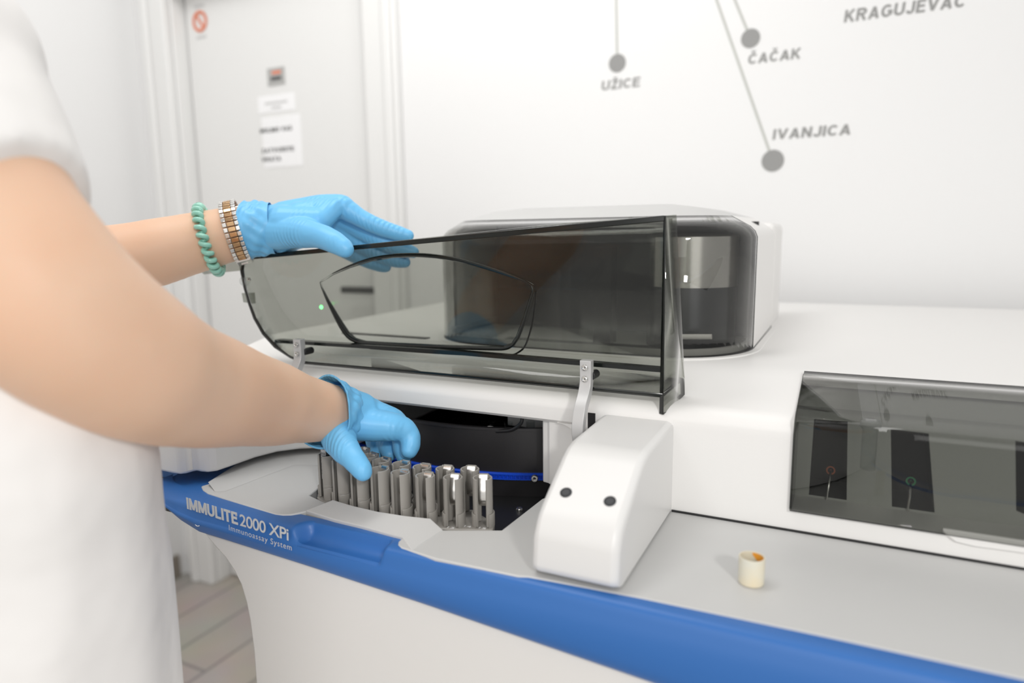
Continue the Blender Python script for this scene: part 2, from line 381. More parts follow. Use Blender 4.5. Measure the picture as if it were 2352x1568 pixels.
# door casing and jambs
bm = nb()
box(bm, (-2.075, WY - 0.028, 0), (-1.965, WY, 2.08)); box(bm, (-1.200, WY - 0.028, 0), (-1.095, WY, 2.08)); box(bm, (-1.965, WY - 0.028, 1.985), (-1.200, WY, 2.08))
box(bm, (-1.985, WY - 0.0, 0), (-1.962, DY + 0.05, 2.02)); box(bm, (-1.203, WY, 0), (-1.178, DY + 0.05, 2.02)); box(bm, (-1.985, WY, 1.985), (-1.178, DY + 0.05, 2.02))
box(bm, (-2.062, WY - 0.040, 0), (-2.030, WY - 0.027, 2.07)); box(bm, (-1.132, WY - 0.040, 0), (-1.105, WY - 0.027, 2.07))
tag(link('trim_1', bm, M['door'], bevel=0.006, seg=3), kind='structure')
door = bpy.data.objects.new('door_1', None); C.objects.link(door); door.location = (0, 0, 0); tag(door, kind='structure')
bm = nb(); box(bm, (-1.956, DY, 0.008), (-1.211, DY + 0.04, 1.978)); link('door_leaf', bm, M['door'], door, bevel=0.004)
bm = nb(); box(bm, (-1.212, DY + 0.012, 0.008), (-1.2025, DY + 0.03, 1.985)); box(bm, (-1.9625, DY + 0.012, 0.008), (-1.955, DY + 0.03, 1.985)); box(bm, (-1.955, DY + 0.012, 1.977), (-1.212, DY + 0.03, 1.985)); link('door_gap_shade', bm, M['plate'], door, smooth=0)  # grey strips stand in for the shadow gap around the leaf
# lever handle, seen through the smoked lid
h1 = at(900, 660, Y=DY - 0.05)
esc = at(893, 664, Y=DY)
bm = nb(); box(bm, (esc.x - 0.022, DY - 0.010, esc.z - 0.055), (esc.x + 0.022, DY, esc.z + 0.055)); hp = link('escutcheon', bm, M['handle'], door, bevel=0.004)
bm = nb(); zc = esc.z + 0.0
tube(bm, [(esc.x, DY - 0.008, zc), (esc.x, DY - 0.04, zc), (esc.x - 0.01, DY - 0.052, zc), (esc.x - 0.125, DY - 0.055, zc)], 0.010, 12)
link('lever_handle', bm, M['handle'], door)

# things stuck on the door
def door_at(x, y): return at(x, y, Y=DY - 0.0015)
def sheet(bm, cx, cz, w, h, y=DY, t=0.0015): box(bm, (cx - w / 2, y - t, cz - h / 2), (cx + w / 2, y, cz + h / 2))
c = door_at(459, 49)
t = thing('prohibition_sign', 'red no-entry ring sticker with slash at the top left of the white door', 'sign')
bm = nb(); lathe(bm, [(0.032, 0), (0.032, 0.0015), (0.0225, 0.0015), (0.0225, 0)], 40, c, (0, -1, 0), close=True); link('ring', bm, M['red'], t)
bm = nb(); a = Vector((math.cos(-0.95), 0, math.sin(-0.95))); b_ = Vector((-a.z, 0, a.x))
prism(bm, [c + a * 0.025 + b_ * 0.0042, c - a * 0.025 + b_ * 0.0042, c - a * 0.025 - b_ * 0.0042, c + a * 0.025 - b_ * 0.0042], (0, -0.0012, 0)); link('slash', bm, M['red'], t)
for zz in (0.046, -0.047):
    bm = nb(); box(bm, (c.x - 0.022, DY - 0.001, c.z + zz - 0.004), (c.x + 0.022, DY, c.z + zz + 0.004)); link('small_print', bm, M['palegrey_ink'], t, smooth=0)
c = door_at(634, 175)
t = thing('door_plate', 'small grey plate with red and black print on the white door', 'sign')
bm = nb(); sheet(bm, c.x, c.z, 0.068, 0.050, t=0.003); link('plate', bm, M['plate'], t, bevel=0.0006)
bm = nb(); box(bm, (c.x - 0.014, DY - 0.0040, c.z + 0.006), (c.x + 0.022, DY - 0.003, c.z + 0.015)); link('red_print', bm, M['red'], t, smooth=0)
bm = nb(); box(bm, (c.x - 0.020, DY - 0.0040, c.z - 0.012), (c.x + 0.022, DY - 0.003, c.z - 0.001)); link('black_print', bm, M['ink'], t, smooth=0)
c = door_at(634, 237)
t = thing('paper_notice', 'white landscape paper slip with two faint lines under the grey plate', 'notice')
bm = nb(); sheet(bm, c.x, c.z, 0.148, 0.050); link('paper', bm, M['paper'], t, smooth=0)
for (x0, x1, zz) in ((-0.045, 0.045, 0.002), (-0.02, 0.02, -0.012)):
    bm = nb(); box(bm, (c.x + x0, DY - 0.0022, c.z + zz - 0.003), (c.x + x1, DY - 0.0015, c.z + zz + 0.003)); link('print_line', bm, M['palegrey_ink'], t, smooth=0)
c = door_at(647, 325)
t = thing('paper_notice', 'white square paper notice with three lines of black capitals on the door', 'notice')
bm = nb(); sheet(bm, c.x, c.z, 0.156, 0.150); link('paper', bm, M['paper'], t, smooth=0)
yy = DY - 0.0016
for txt, x0, x1, zz in (('MOLIMO VAS', 598, 671, 306), ('ZATVORITE', 602, 676, 352), ('VRATA', 602, 646, 372)):
    p = at(x0, zz, Y=yy); q = at(x1, zz, Y=yy); q.z = p.z
    block_text('lettering', txt, p, q, 0.013, M['ink'], t)

# lettered map decals on the wall
def decal(label, name, txt, l, r, hgt, dot, dr, line):
    t = thing('wall_decal', label, 'wall lettering', 'grey city decals on the white wall')
    y = WY
    if txt:
        p = at(*l, Y=y); q = at(*r, Y=y); q.z = p.z
        block_text('lettering', txt, p, q, hgt, M['decal'], t, 0.08)
    if dot:
        d = at(*dot, Y=y) if isinstance(dot[0], int) else Vector(dot)
        bm = nb(); lathe(bm, [(dr, 0), (dr, 0.0012)], 48, d, (0, -1, 0)); link('dot', bm, M['decal'], t, smooth=30)
        e = at(*line[0], Y=y); v = (e - d); L = 0.75; v = v.normalized(); n = Vector((-v.z, 0, v.x)) * 0.0026
        bm = nb(); prism(bm, [d + n, d - n, d + v * L - n, d + v * L + n], (0, -0.0007, 0)); link('route_line', bm, M['decal_line'], t, smooth=0)
decal('grey UŽICE lettering under a dot on a vertical line', 'u', 'UŽICE', (1381, 208), (1469, 197), 0.0205, (1418, 145), 0.0200, ((1415.5, 0),))
decal('grey ČAČAK lettering below a dot on a short slanted line', 'c', 'ČAČAK', (1717, 148), (1838, 132), 0.0205, (1724, 88), 0.0192, ((1688, 0),))
decal('grey IVANJICA lettering above a dot at the end of a long slanted line', 'i', 'IVANJICA', (1774, 321), (1953, 308), 0.0212, (1775, 369), 0.0225, ((1646, 0),))
kp = at(1985, 20, Y=WY)
decal('grey KRAGUJEVAC lettering cut by the top of the picture at right', 'k', 'KRAGUJEVAC', (1938, 52), (2216, 14), 0.0228, (kp.x + 0.03, WY, kp.z + 0.075), 0.0215, ((1500, -120),))

# ================================================================== THE ANALYSER
ZD = 0.94
machine = thing('immunoassay_analyzer', 'large white and blue bench analyser with a raised smoked lid in front of the wall', 'laboratory machine')
FY = 0.659      # front face of the upper housing
def plat(y):
    """the top of the housing: a gentle front slope that levels out towards the wall"""
    if y < 0.76: return 1.0478 + 0.194 * (y - 0.665)
    t = min(y, 0.80) - 0.76
    return 1.0662 + 0.194 * t - 0.19 / 0.08 * t * t + 0.004 * max(0, y - 0.80)
PLAT = [0.70, 0.73, 0.76, 0.77, 0.78, 0.79, 0.80, 0.83]
XR = 0.62
# ---- upper housing
bm = nb()
def prof(y_back=1.50): return [(FY, ZD), (FY, 1.028), (FY, 1.034), (FY + 0.001, 1.0385), (FY + 0.004, 1.0430), (FY + 0.009, 1.0468), (FY + 0.016, plat(FY + 0.016))] + [(y, plat(y)) for y in PLAT] + [(y_back, plat(y_back)), (y_back, ZD)]
XW = -0.0375
def sect(x0, x1, pr): prism(bm, [(x0, y, z) for y, z in pr], (x1 - x0, 0, 0))
XO = -0.243
sect(XO, XW, prof())
sect(XR - 0.03, XR + 0.1, prof())
# beneath, above and behind the window
WB = 0.9612
sect(XW, XR - 0.03, [(FY, ZD), (FY, WB), (FY + 0.05, WB), (FY + 0.05, ZD)])
YT = 0.775
sect(XW, XR - 0.03, [(YT, plat(YT))] + [(y, plat(y)) for y in PLAT if y > YT] + [(1.50, plat(1.50)), (1.50, ZD), (YT + 0.02, ZD), (YT + 0.02, plat(YT) - 0.012), (YT, plat(YT) - 0.012)])
# beam over the sample opening, and the plateau behind it
beam = [(FY + 0.004, 1.0175), (FY, 1.021), (FY, 1.034), (FY + 0.001, 1.0385), (FY + 0.004, 1.0430), (FY + 0.009, 1.0468), (FY + 0.016, plat(FY + 0.016))] + [(y, plat(y)) for y in PLAT] + [(1.50, plat(1.50)), (1.50, 1.04), (FY + 0.028, 1.035), (FY + 0.026, 1.0175)]
XL = -0.80
sect(XL, XO, beam)
# fillet at the right end of the beam
n = 10; cx0, cz0, rr = XO - 0.030, 1.0185 - 0.030, 0.030
pts = [(XO, FY, cz0)] + [(cx0 + rr * math.cos(a), FY, cz0 + rr * math.sin(a)) for a in [i * PI / 2 / n for i in range(n + 1)]] + [(XO, FY, 1.0185)]
prism(bm, pts[1:-1] + [(XO + 0.001, FY, 1.0185), (XO + 0.001, FY, cz0)], (0, 0.03, 0))
# back of the cavity, its left wall
box(bm, (XL, 1.45, 0.90), (XO, 1.50, 1.05)); box(bm, (XL, FY + 0.02, 0.90), (XL + 0.03, 1.50, 1.05))
link('upper_housing', bm, M['white'], machine, smooth=38)
# the post at the right of the opening and the grey cheek under it
bm = nb(); lathe(bm, [(0, 0)], 4) if False else None
post = [(-0.2950, 0.672), (-0.2935, 0.669), (-0.2865, 0.6675), (-0.285, 0.6655), (-0.262, 0.6640), (-0.243, 0.6635), (-0.239, 0.664), (-0.239, 0.692), (-0.2950, 0.692)]
prism(bm, [(x, y, 0.9448) for x, y in post], (0, 0, 0.085)); link('opening_post', bm, M['white'], machine, smooth=30, bevel=0.002)
bm = nb(); box(bm, (-0.2860, 0.672, 0.918), (-0.24, 0.70, 0.9448)); link('cheek', bm, M['deck'], machine)
# ---- left wing housing that bulges forward
bm = nb()
wing = [(-0.56, 0.668), (-0.589, 0.650), (-0.617, 0.632), (-0.634, 0.612), (-0.642, 0.585), (-0.644, 0.545), (-0.6455, 0.530), (-0.652, 0.5215), (-0.662, 0.5195), (-0.668, 0.5195), (-0.6695, 0.5165), (-0.671, 0.509), (-0.676, 0.5035), (-0.690, 0.5025), (-0.87, 0.5025), (-0.88, 0.51), (-0.88, 1.1), (-0.56, 1.1)]
prism(bm, [(x, y, 0.9515) for x, y in wing], (0, 0, 0.087)); link('left_housing', bm, M['wing'], machine, smooth=25, bevel=0.006, seg=3)
# ---- cavity: floor, carousel, blue gear ring, dark lining
bm = nb(); box(bm, (XL, 0.50, 0.905), (-0.235, 1.40, 0.918)); box(bm, (-0.262, 0.72, 0.918), (-0.2435, 1.4, 1.03)); box(bm, (-0.78, 1.25, 0.918), (-0.243, 1.26, 1.04)); box(bm, (-0.78, 0.69, 1.030), (-0.2435, 1.25, 1.036))
link('cavity_lining', bm, M['black'], machine, smooth=0)
CC = Vector((-0.4304, 0.944, 0))
def arc(r, a0, a1, n, z): return [CC + Vector((r * math.cos(a0 + (a1 - a0) * i / n), r * math.sin(a0 + (a1 - a0) * i / n), z)) for i in range(n + 1)]
bm = nb(); lathe(bm, [(0.2825, 0.918), (0.2825, 0.9965), (0.2845, 0.997), (0.2845, 1.0), (0.279, 1.0), (0.276, 0.99), (0.272, 0.93), (0.02, 0.93)], 128, CC); link('carousel', bm, M['drum'], machine)
bm = nb(); lathe(bm, [(0.278, 0.9448), (0.2865, 0.9448), (0.2865, 0.9464), (0.2855, 0.9470), (0.278, 0.9470)], 160, CC, close=True)
lathe(bm, [(0.278, 0.9405), (0.2840, 0.9405), (0.2840, 0.9448), (0.278, 0.9448)], 160, CC, close=True)
lathe(bm, [(0.278, 0.9392), (0.2865, 0.9392), (0.2865, 0.9406), (0.278, 0.9406)], 160, CC, close=True)
for i in range(400):
    a = 2 * PI * i / 400; d = Vector((math.cos(a), math.sin(a), 0)); s = Vector((-d.y, d.x, 0)) * 0.0010
    p = CC + d * 0.2838; q = CC + d * 0.2862; zz = Vector((0, 0, 0.9405))
    prism(bm, [p + s + zz, q + s * 0.4 + zz, q - s * 0.4 + zz, p - s + zz], (0, 0, 0.0044))
link('gear_ring', bm, M['ring'], machine, smooth=30)
bm = nb(); screw(bm, at(1228, 1098, Y=0.672), (0.35, -1, 0.1), 0.0042); link('hub_screw', bm, [M['steel'], M['black']], machine)
bm = nb(); screw(bm, at(1193, 1172, Z=0.918), (0, 0, 1), 0.0042); link('floor_screw', bm, [M['steel'], M['black']], machine)
# clear reaction tubes standing behind the carousel rim, and the bracket beside them
bm = nb(); box(bm, (-0.37, 0.735, 0.985), (-0.285, 0.745, 1.030)); link('bracket', bm, M['deck'], machine)
for x, y in ((1132, 992), (1168, 994), (1219, 992)):
    p = at(x, y, Y=0.708); bm = nb()
    lathe(bm, [(0.0050, 0.0), (0.0055, 0.013), (0.0048, 0.013), (0.0044, 0.001)], 18, p); link('reaction_tube', bm, M['clear'], machine)
p = at(1125, 994, Y=0.700); bm = nb(); lathe(bm, [(0.0035, 0), (0.0042, 0.0075), (0.0035, 0.0075), (0.003, 0.001)], 18, p); link('white_cuvette', bm, M['white'], machine)
bm = nb(); tube(bm, curve([at(1140, 990, Y=0.672), at(1170, 988, Y=0.672), at(1188, 980, Y=0.672), at(1198, 968, Y=0.672), at(1200, 950, Y=0.672)], 5), 0.0022, 8); link('black_cable', bm, M['black'], machine)

# ---- grey work deck with the cut-out for the rack
def dk(x, y, z=ZD): return at(x, y, Z=z)
front_px = [(462, 1116), (466, 1124), (478, 1132), (512, 1143), (570, 1161), (632, 1180), (650, 1182), (668, 1181), (687, 1177), (704, 1173), (768, 1195), (850, 1214), (923, 1236), (915, 1243), (914, 1250), (922, 1257), (1000, 1282), (1100, 1303), (1190, 1322), (1215, 1324), (1290, 1338)]
front = [dk(*p) for p in front_px] + [Vector((-0.13, 0.4835, ZD)), Vector((0.0, 0.488, ZD)), Vector((XR, 0.4985, ZD))]
cut_px = [(1246, 1144), (1152, 1217), (1018, 1217), (990, 1191), (932, 1187), (868, 1176), (812, 1163), (765, 1149), (755, 1157), (711, 1137), (737, 1116), (740, 1100)]
cut = [dk(*p) for p in cut_px]
outline = front + [Vector((XR, 0.70, ZD)), Vector((-0.262, 0.70, ZD)), Vector((-0.262, 0.66, ZD))] + cut + [Vector((-0.55, 0.70, ZD)), Vector((-0.64, 0.70, ZD)), Vector((-0.64, 0.56, ZD))]
bm = nb(); fs = prism(bm, outline, (0, 0, -0.016)); link('work_deck', bm, M['deck'], machine, smooth=30, bevel=0.0012)
# raised lip in front of the rack, with a sloped right end
bm = nb(); z1 = ZD + 0.0085
back = [at(x, y, Z=z1) for x, y in ((765, 1147), (812, 1161), (868, 1174), (932, 1184), (989, 1190))]
bz = [Vector((p.x, p.y, 0.925)) for p in back]
fr = [dk(*p) for p in ((702, 1174), (768, 1195), (830, 1210), (880, 1224), (924, 1236))]
fr = [Vector((p.x, p.y, ZD + 0.0012)) for p in fr]
frl = [Vector((p.x, p.y, 0.93)) for p in fr]
rr_ = [at(1018, 1217, Z=ZD + 0.0006), at(946, 1263, Z=ZD + 0.0006)]
V = lambda L: [bm.verts.new(p) for p in L]
vb, vz, vf, vl = V(back), V(bz), V(fr), V(frl); r0, r1 = V(rr_); r0z, r1z = V([Vector((p.x, p.y, 0.928)) for p in rr_])
for i in range(4):
    bm.faces.new((vb[i], vf[i], vf[i + 1], vb[i + 1])); bm.faces.new((vz[i], vb[i], vb[i + 1], vz[i + 1])); bm.faces.new((vf[i], vl[i], vl[i + 1], vf[i + 1])); bm.faces.new((vz[i], vz[i + 1], vl[i + 1], vl[i]))
bm.faces.new((vb[0], vz[0], vl[0], vf[0])); bm.faces.new((vb[4], vf[4], r1, r0)); bm.faces.new((vb[4], r0, r0z, vz[4])); bm.faces.new((vf[4], vl[4], r1z, r1)); bm.faces.new((r0, r1, r1z, r0z)); bm.faces.new((vz[4], r0z, r1z, vl[4]))
link('rack_lip', bm, M['deck'], machine, smooth=20, bevel=0.0008)
# the raised ramp under the left housing
bm = nb()
lo = [dk(x, y, ZD + 0.0001) for x, y in ((494, 1129), (517, 1128), (600, 1096), (677, 1067), (735, 1069))]
hi = [at(x, y, Z=ZD + 0.004) for x, y in ((478, 1107), (560, 1076), (624, 1051), (657, 1047), (735, 1043))]
hb = [p + Vector((-0.02, 0.06, 0.0)) for p in hi]
loft(bm, [lo, hi, hb], closed=False); link('deck_ramp', bm, M['deck'], machine, smooth=25)

# ---- blue front bumper
def zlow(x):
    tb = [(-0.72, 0.9375), (-0.69, 0.9365), (-0.656, 0.9277), (-0.635, 0.9155), (-0.6075, 0.9069), (-0.575, 0.9055), (-0.4566, 0.9000), (-0.3214, 0.8926), (-0.1315, 0.8791), (0.7, 0.820)]
    for (a, za), (b, zb) in zip(tb[:-1], tb[1:]):
        if x <= b: return za + (zb - za) * max(0, (x - a)) / (b - a)
    return tb[-1][1]
def sm(a, b, x): t = min(max((x - a) / (b - a), 0), 1); return t * t * (3 - 2 * t)
NRM = [(0.500, 0.9380), (0.492, 0.9388), (0.486, 0.9392), (0.481, 0.9393), (0.4765, 0.9390), (0.4736, 0.9383), (0.4713, 0.9368), (0.4699, 0.9345), (0.4689, 0.931), (0.4672, 0.9245)]
REC = [(0.500, 0.9380), (0.4925, 0.9386), (0.4895, 0.9380), (0.4880, 0.9345), (0.4872, 0.9305), (0.4850, 0.9265), (0.4800, 0.9235), (0.4745, 0.9235), (0.4695, 0.9245), (0.4672, 0.9225)]
XA, XB = at(680, 1205, Y=0.475).x, at(884, 1240, Y=0.475).x
bm = nb(); rows = []; xs = []
x = -0.715
while x < 0.74:
    xs.append(x); x += 0.0018 if -0.50 < x < -0.34 or x < -0.60 else 0.012
for x in xs:
    w = sm(XA - 0.002, XA + 0.012, x) * (1 - sm(XB - 0.004, XB + 0.002, x)); zt = zlow(x); zl = min(zt, 0.905); kk = (0.94 - zt) / (0.94 - zl)
    dy = 0.0
    if x < -0.65: s = min((-0.65 - x) / 0.070, 1.0); dy = 0.040 * (1 - math.sqrt(max(1 - s * s, 0)))
    row = []
    for (a, b) in zip(NRM, REC): row.append((a[0] * (1 - w) + b[0] * w, a[1] * (1 - w) + b[1] * w))
    for k in range(1, 9): f = k / 8; row.append((0.4668 - 0.0022 * math.sin(f * PI * 0.8), 0.9245 + (zl + 0.012 - 0.9245) * f) if zl + 0.012 < 0.9245 else (0.4668, 0.9245 - 0.0004 * k))
    zb = row[-1][1]
    row += [(0.4672, zb - (zb - zl) * 0.4), (0.4695, zb - (zb - zl) * 0.75), (0.474, zl), (0.482, zl + 0.0005), (0.52, zl + 0.004)]
    rows.append([Vector((x, y + dy + 0.010 * sm(-0.1, 0.7, x), 0.94 - (0.94 - z) * kk)) for y, z in row])
loft(bm, rows, closed=False)
bump_o = link('front_bumper', bm, M['blue'], machine, smooth=50)
bm = nb(); prism(bm, [(-0.715, 0.53, 0.93), (-0.69, 0.505, 0.93), (-0.65, 0.497, 0.93), (-0.58, 0.494, 0.93), (-0.58, 0.62, 0.93), (-0.86, 0.62, 0.93), (-0.86, 0.53, 0.93)], (0, 0, 0.0086)); link('bumper_top', bm, M['blue'], machine)
YB = 0.4638
def bt(x, y): return at(x, y, Y=YB)
for txt, l, r, h, bd in (('IMMULITE', (430, 1168), (547, 1205), 0.0128, 0.009), ('2000 XPi', (551, 1206), (663, 1241), 0.0128, 0.012), ('Immunoassay System', (526, 1218), (669, 1262), 0.0062, 0.0)):
    p, q = bt(*l), bt(*r)
    if 'Immuno' in txt: p, q = bt(526, 1217), bt(670, 1264)
    if txt == 'IMMULITE': block_text('lettering', txt, p, q, h, M['print'], bump_o, gap=0.07, th0=0.0002)
    else: place_text('lettering', txt, p, q, M['print'], bump_o, bold=bd, spacing=1.12 if bd == 0 else 0.94, height=h, depth=0.0)
bm = nb(); q = bt(543, 1183); lathe(bm, [(0.0011, 0), (0.0011, 0.0004), (0.0007, 0.0004), (0.0007, 0)], 16, q, (0, -1, 0), close=True); link('registered_mark', bm, M['print'], bump_o)
bm = nb(); tube(bm, curve([bt(448, 1204), bt(453, 1208), bt(458, 1207)], 3), [0.0001, 0.0003, 0.0004, 0.0004, 0.0005, 0.0005, 0.0003], 6); link('scratch', bm, M['label'], bump_o)

# ---- cabinet under the bumper
bm = nb(); cp = [at(x, y, Y=0.478) for x, y in ((470, 1222), (497, 1255), (520, 1280), (540, 1310), (555, 1340), (567, 1380), (575, 1420), (584, 1490), (590, 1568))]
side = [(p.x, p.z) for p in cp] + [(-0.552, 0.60), (-0.552, 0.03)]
poly = [(x, 0.476, z) for x, z in side] + [(0.70, 0.476, 0.03), (0.70, 0.476, 0.84)] + [(xx, 0.476, zlow(xx) + 0.006) for xx in (0.3, 0.0, -0.13, -0.3, -0.45, -0.56)]
prism(bm, poly, (0, 0.90, 0)); link('cabinet', bm, M['cabinet'], machine, smooth=30, bevel=0.003)

# ---- nose block with two dark plugs
bm = nb()
NP = [(0.4845, 0.9425), (0.4800, 0.946), (0.4792, 0.951), (0.4815, 0.972), (0.4835, 0.979), (0.4880, 0.9870), (0.4925, 0.9917), (0.499, 0.9965), (0.545, 1.0235), (0.556, 1.0285), (0.570, 1.0315), (0.66, 1.0335), (0.67, 1.0), (0.67, 0.9425)]
x0, x1 = -0.2225, -0.1475; rings = []
def inset(P, k):
    cy = 0.58; cz = 0.985; out = []
    for y, z in P: out.append((y + (k if y < 0.6 else 0) * (1.0 if y < 0.5 else 0.6), z - (k if z > 0.975 else 0)))
    return out
for x, k in ((x0, 0.0065), (x0 + 0.0009, 0.0036), (x0 + 0.0027, 0.0015), (x0 + 0.006, 0.0002), (x0 + 0.007, 0.0), (x1 - 0.007, 0.0), (x1 - 0.006, 0.0002), (x1 - 0.0027, 0.0015), (x1 - 0.0009, 0.0036), (x1, 0.0065)):
    rings.append([(x, y, z) for y, z in inset(NP, k)])
loft(bm, rings); no = link('reader_nose', bm, M['nose'], machine, smooth=50)
sl = Vector((0, -(1.0235 - 0.9965), (0.545 - 0.499))).normalized()
for x, y in ((1300, 1131), (1401, 1151)):
    p = at_plane(x, y, (0, 0.499, 0.9965), sl); bm = nb(); lathe(bm, [(0.0052, -0.001), (0.0052, 0.0004), (0.0036, 0.0010), (0.003, 0.0006)], 28, p, sl); link('dark_plug', bm, M['dark_cap'], no)

bm = nb(); box(bm, (-0.147, FY - 0.0014, ZD - 0.0005), (XR + 0.05, FY + 0.002, ZD + 0.0020)); link('base_shadow', bm, M['black'], machine, smooth=0)  # black strip drawn as the shadow line between housing and deck
# ---- smoked bottle window at the right
bm = nb(); t_ = 0.0035
gp = [(FY - 0.0025, WB), (FY - 0.0025, WB + 0.004), (FY - 0.0025, 1.036), (FY - 0.0025, 1.0415), (FY - 0.0015, 1.0450), (FY + 0.0010, 1.0475), (FY + 0.006, plat(FY + 0.006) + 0.0010), (FY + 0.012, plat(FY + 0.012) + 0.0010), (0.75, plat(0.75) + 0.001), (YT, 1.0478 + 0.194 * (YT - 0.665) + 0.0010)]
X0 = XW + 0.001; rad = 0.03
loft(bm, [[(xx, y, z) for y, z in gp] for xx in (X0, 0.1, 0.3, XR - 0.031)], closed=False)
wo = link('smoked_window', bm, [M['cover'], M['lidedge']], machine, smooth=9)
s = wo.modifiers.new('thick', 'SOLIDIFY'); s.thickness = t_; s.offset = 0; s.use_rim = True; s.material_offset_rim = 1
bm = nb(); box(bm, (X0 - 0.0005, FY - 0.004, WB), (X0 + 0.0012, FY + 0.06, 1.035)); link('window_end', bm, M['cover'], wo, smooth=0)
bm = nb(); fl = [at(2165, 1222, Y=FY - 0.003), at(2195, 1245, Y=FY - 0.003), at(2240, 1256, Y=FY - 0.003), at(2330, 1268, Y=FY - 0.003)]
prism(bm, [fl[0], fl[1], fl[2], fl[3], (0.25, FY - 0.003, fl[3].z), (0.25, FY - 0.003, 0.966), (fl[0].x, FY - 0.003, 0.966)], (0, 0.004, 0)); link('finger_pull', bm, M['white'], wo, bevel=0.001)
bm = nb(); p = at(2002, 900, Y=0.70)
lathe(bm, [(0.0062, -0.030), (0.0062, 0.006), (0.0085, 0.009), (0.0085, 0.014), (0.004, 0.016)], 24, (p.x, 0.672, 1.036)); link('clear_peg', bm, M['clear'], wo)
# inner panel with three slots
IY = 0.70
slots = []
for i, (l, r, lb, rb, tp, bt_) in enumerate((((1870, 962), (1947, 968), (1857, 1148), (1944, 1158), 0, 0), ((2046, 985), (2133, 995), (2048, 1170), (2146, 1186), 0, 0), ((2332, 1012), (2410, 1024), (2334, 1172), (2440, 1235), 0, 0))):
    q4 = [at(*l, Y=IY), at(*r, Y=IY), at(*rb, Y=IY), at(*lb, Y=IY)]
    for q_ in q4: q_.z = max(q_.z, WB + 0.002)
    slots.append(q4)
bm = nb(); fill_loops(bm, [[(XW, IY, WB), (XR - 0.03, IY, WB), (XR - 0.03, IY, 1.052), (XW, IY, 1.052)]] + slots)
bmesh.ops.recalc_face_normals(bm, faces=bm.faces[:])
inp = link('bottle_panel', bm, M['inner_grey'], machine, smooth=0)
for sl_ in slots:
    bm = nb(); loft(bm, [[p for p in sl_], [p + Vector((0, 0.05, 0)) for p in sl_]], False, False); link('slot_liner', bm, M['black'], inp, smooth=0)
bm = nb(); prism(bm, [(XW, IY, 1.052), (XW, YT + 0.02, 1.0535), (XW, YT + 0.02, 1.050), (XW, IY, 1.048)], (XR - 0.03 - XW, 0, 0)); link('top_panel', bm, M['inner_grey'], machine, smooth=0)
bm = nb(); box(bm, (XW, IY + 0.05, 0.945), (XR - 0.03, IY + 0.055, 1.049)); link('slot_back', bm, M['black'], machine, smooth=0)
for (x, y), m in (((1908, 1080), 'orange_ring'), ((2092, 1105), 'green_ring')):
    p = at(x, y, Y=IY + 0.012); bm = nb()
    for k in range(28):
        a = 2 * PI * k / 28
    lathe(bm, [(0.0042, -0.001), (0.0042, 0.001), (0.0028, 0.001), (0.0028, -0.001)], 28, p, (0, -1, 0.35), close=True); link('port_ring', bm, M[m], inp)
    bm = nb(); tube(bm, [p + Vector((0.0005, 0.01, 0.002)), p + Vector((0, -0.002, -0.001)), p + Vector((-0.001, -0.012, -0.012)), p + Vector((-0.002, -0.014, -0.026))], 0.0012, 8); link('probe_tube', bm, M['steel'], inp)

# ---- smoked rear hood
def hood_loop(inset_, z, y0=0.797, y1=1.22, xl=-0.545, xr=-0.104, rad=0.108, n=14):
    x0, x1, ya, yb, r = xl + inset_, xr - inset_, y0 + inset_, y1 - inset_, max(rad - inset_, 0.02)
    P = []
    for cxx, cyy, a0 in ((x0 + r, ya + r, PI), (x1 - r, ya + r, 1.5 * PI), (x1 - r, yb - r, 0), (x0 + r, yb - r, 0.5 * PI)):
        for k in range(n + 1): a = a0 + PI / 2 * k / n; P.append(Vector((cxx + r * math.cos(a), cyy + r * math.sin(a), z)))
    return P
rings = [hood_loop(0, plat(0.9) - 0.002), hood_loop(0, 1.204), hood_loop(0, 1.212), hood_loop(0.003, 1.2195), hood_loop(0.009, 1.2255), hood_loop(0.032, 1.2385), hood_loop(0.075, 1.2505), hood_loop(0.11, 1.2555)]
YS = 0.935
hood = bpy.data.objects.new('rear_hood', None); C.objects.link(hood); hood.parent = machine
def part_of(keep, ri):
    b = nb(); n = len(rings[0]); cache = {}
    def v(i, j):
        k = (i, j % n)
        if k not in cache: cache[k] = b.verts.new(rings[i][j % n])
        return cache[k]
    for i in ri:
        for j in range(n):
            mid = (rings[0][j] + rings[0][(j + 1) % n]) / 2
            if keep(mid.y): b.faces.new((v(i, j), v(i, j + 1), v(i + 1, j + 1), v(i + 1, j)))
    return b, cache
b, _ = part_of(lambda y: y < YS, range(0, 5)); vo = link('smoked_visor', b, [M['visor'], M['lidedge']], hood, smooth=60)
s = vo.modifiers.new('thick', 'SOLIDIFY'); s.thickness = 0.004; s.offset = -1; s.material_offset_rim = 1
b, ca = part_of(lambda y: y >= YS, range(0, 5)); link('side_panel', b, M['white'], hood, smooth=60)
b, ca = part_of(lambda y: True, range(5, 7)); b.faces.new([ca[(7, j)] for j in range(len(rings[0]))]); link('hood_cap', b, M['deck'], hood, smooth=60)
bm = nb(); lathe(bm, [(0.0575, 1.062), (0.0575, 1.15)], 64, (-0.186, 0.915, 0)); link('drum_shade', bm, M['shaded_steel'], hood)  # lower half coloured dark, where the drum catches no reflection
bm = nb(); lathe(bm, [(0.058, 1.15), (0.058, 1.213), (0.053, 1.216), (0.02, 1.217)], 64, (-0.186, 0.915, 0)); link('steel_drum', bm, M['brushed'], hood)  # upper half coloured lighter for the reflection on the drum
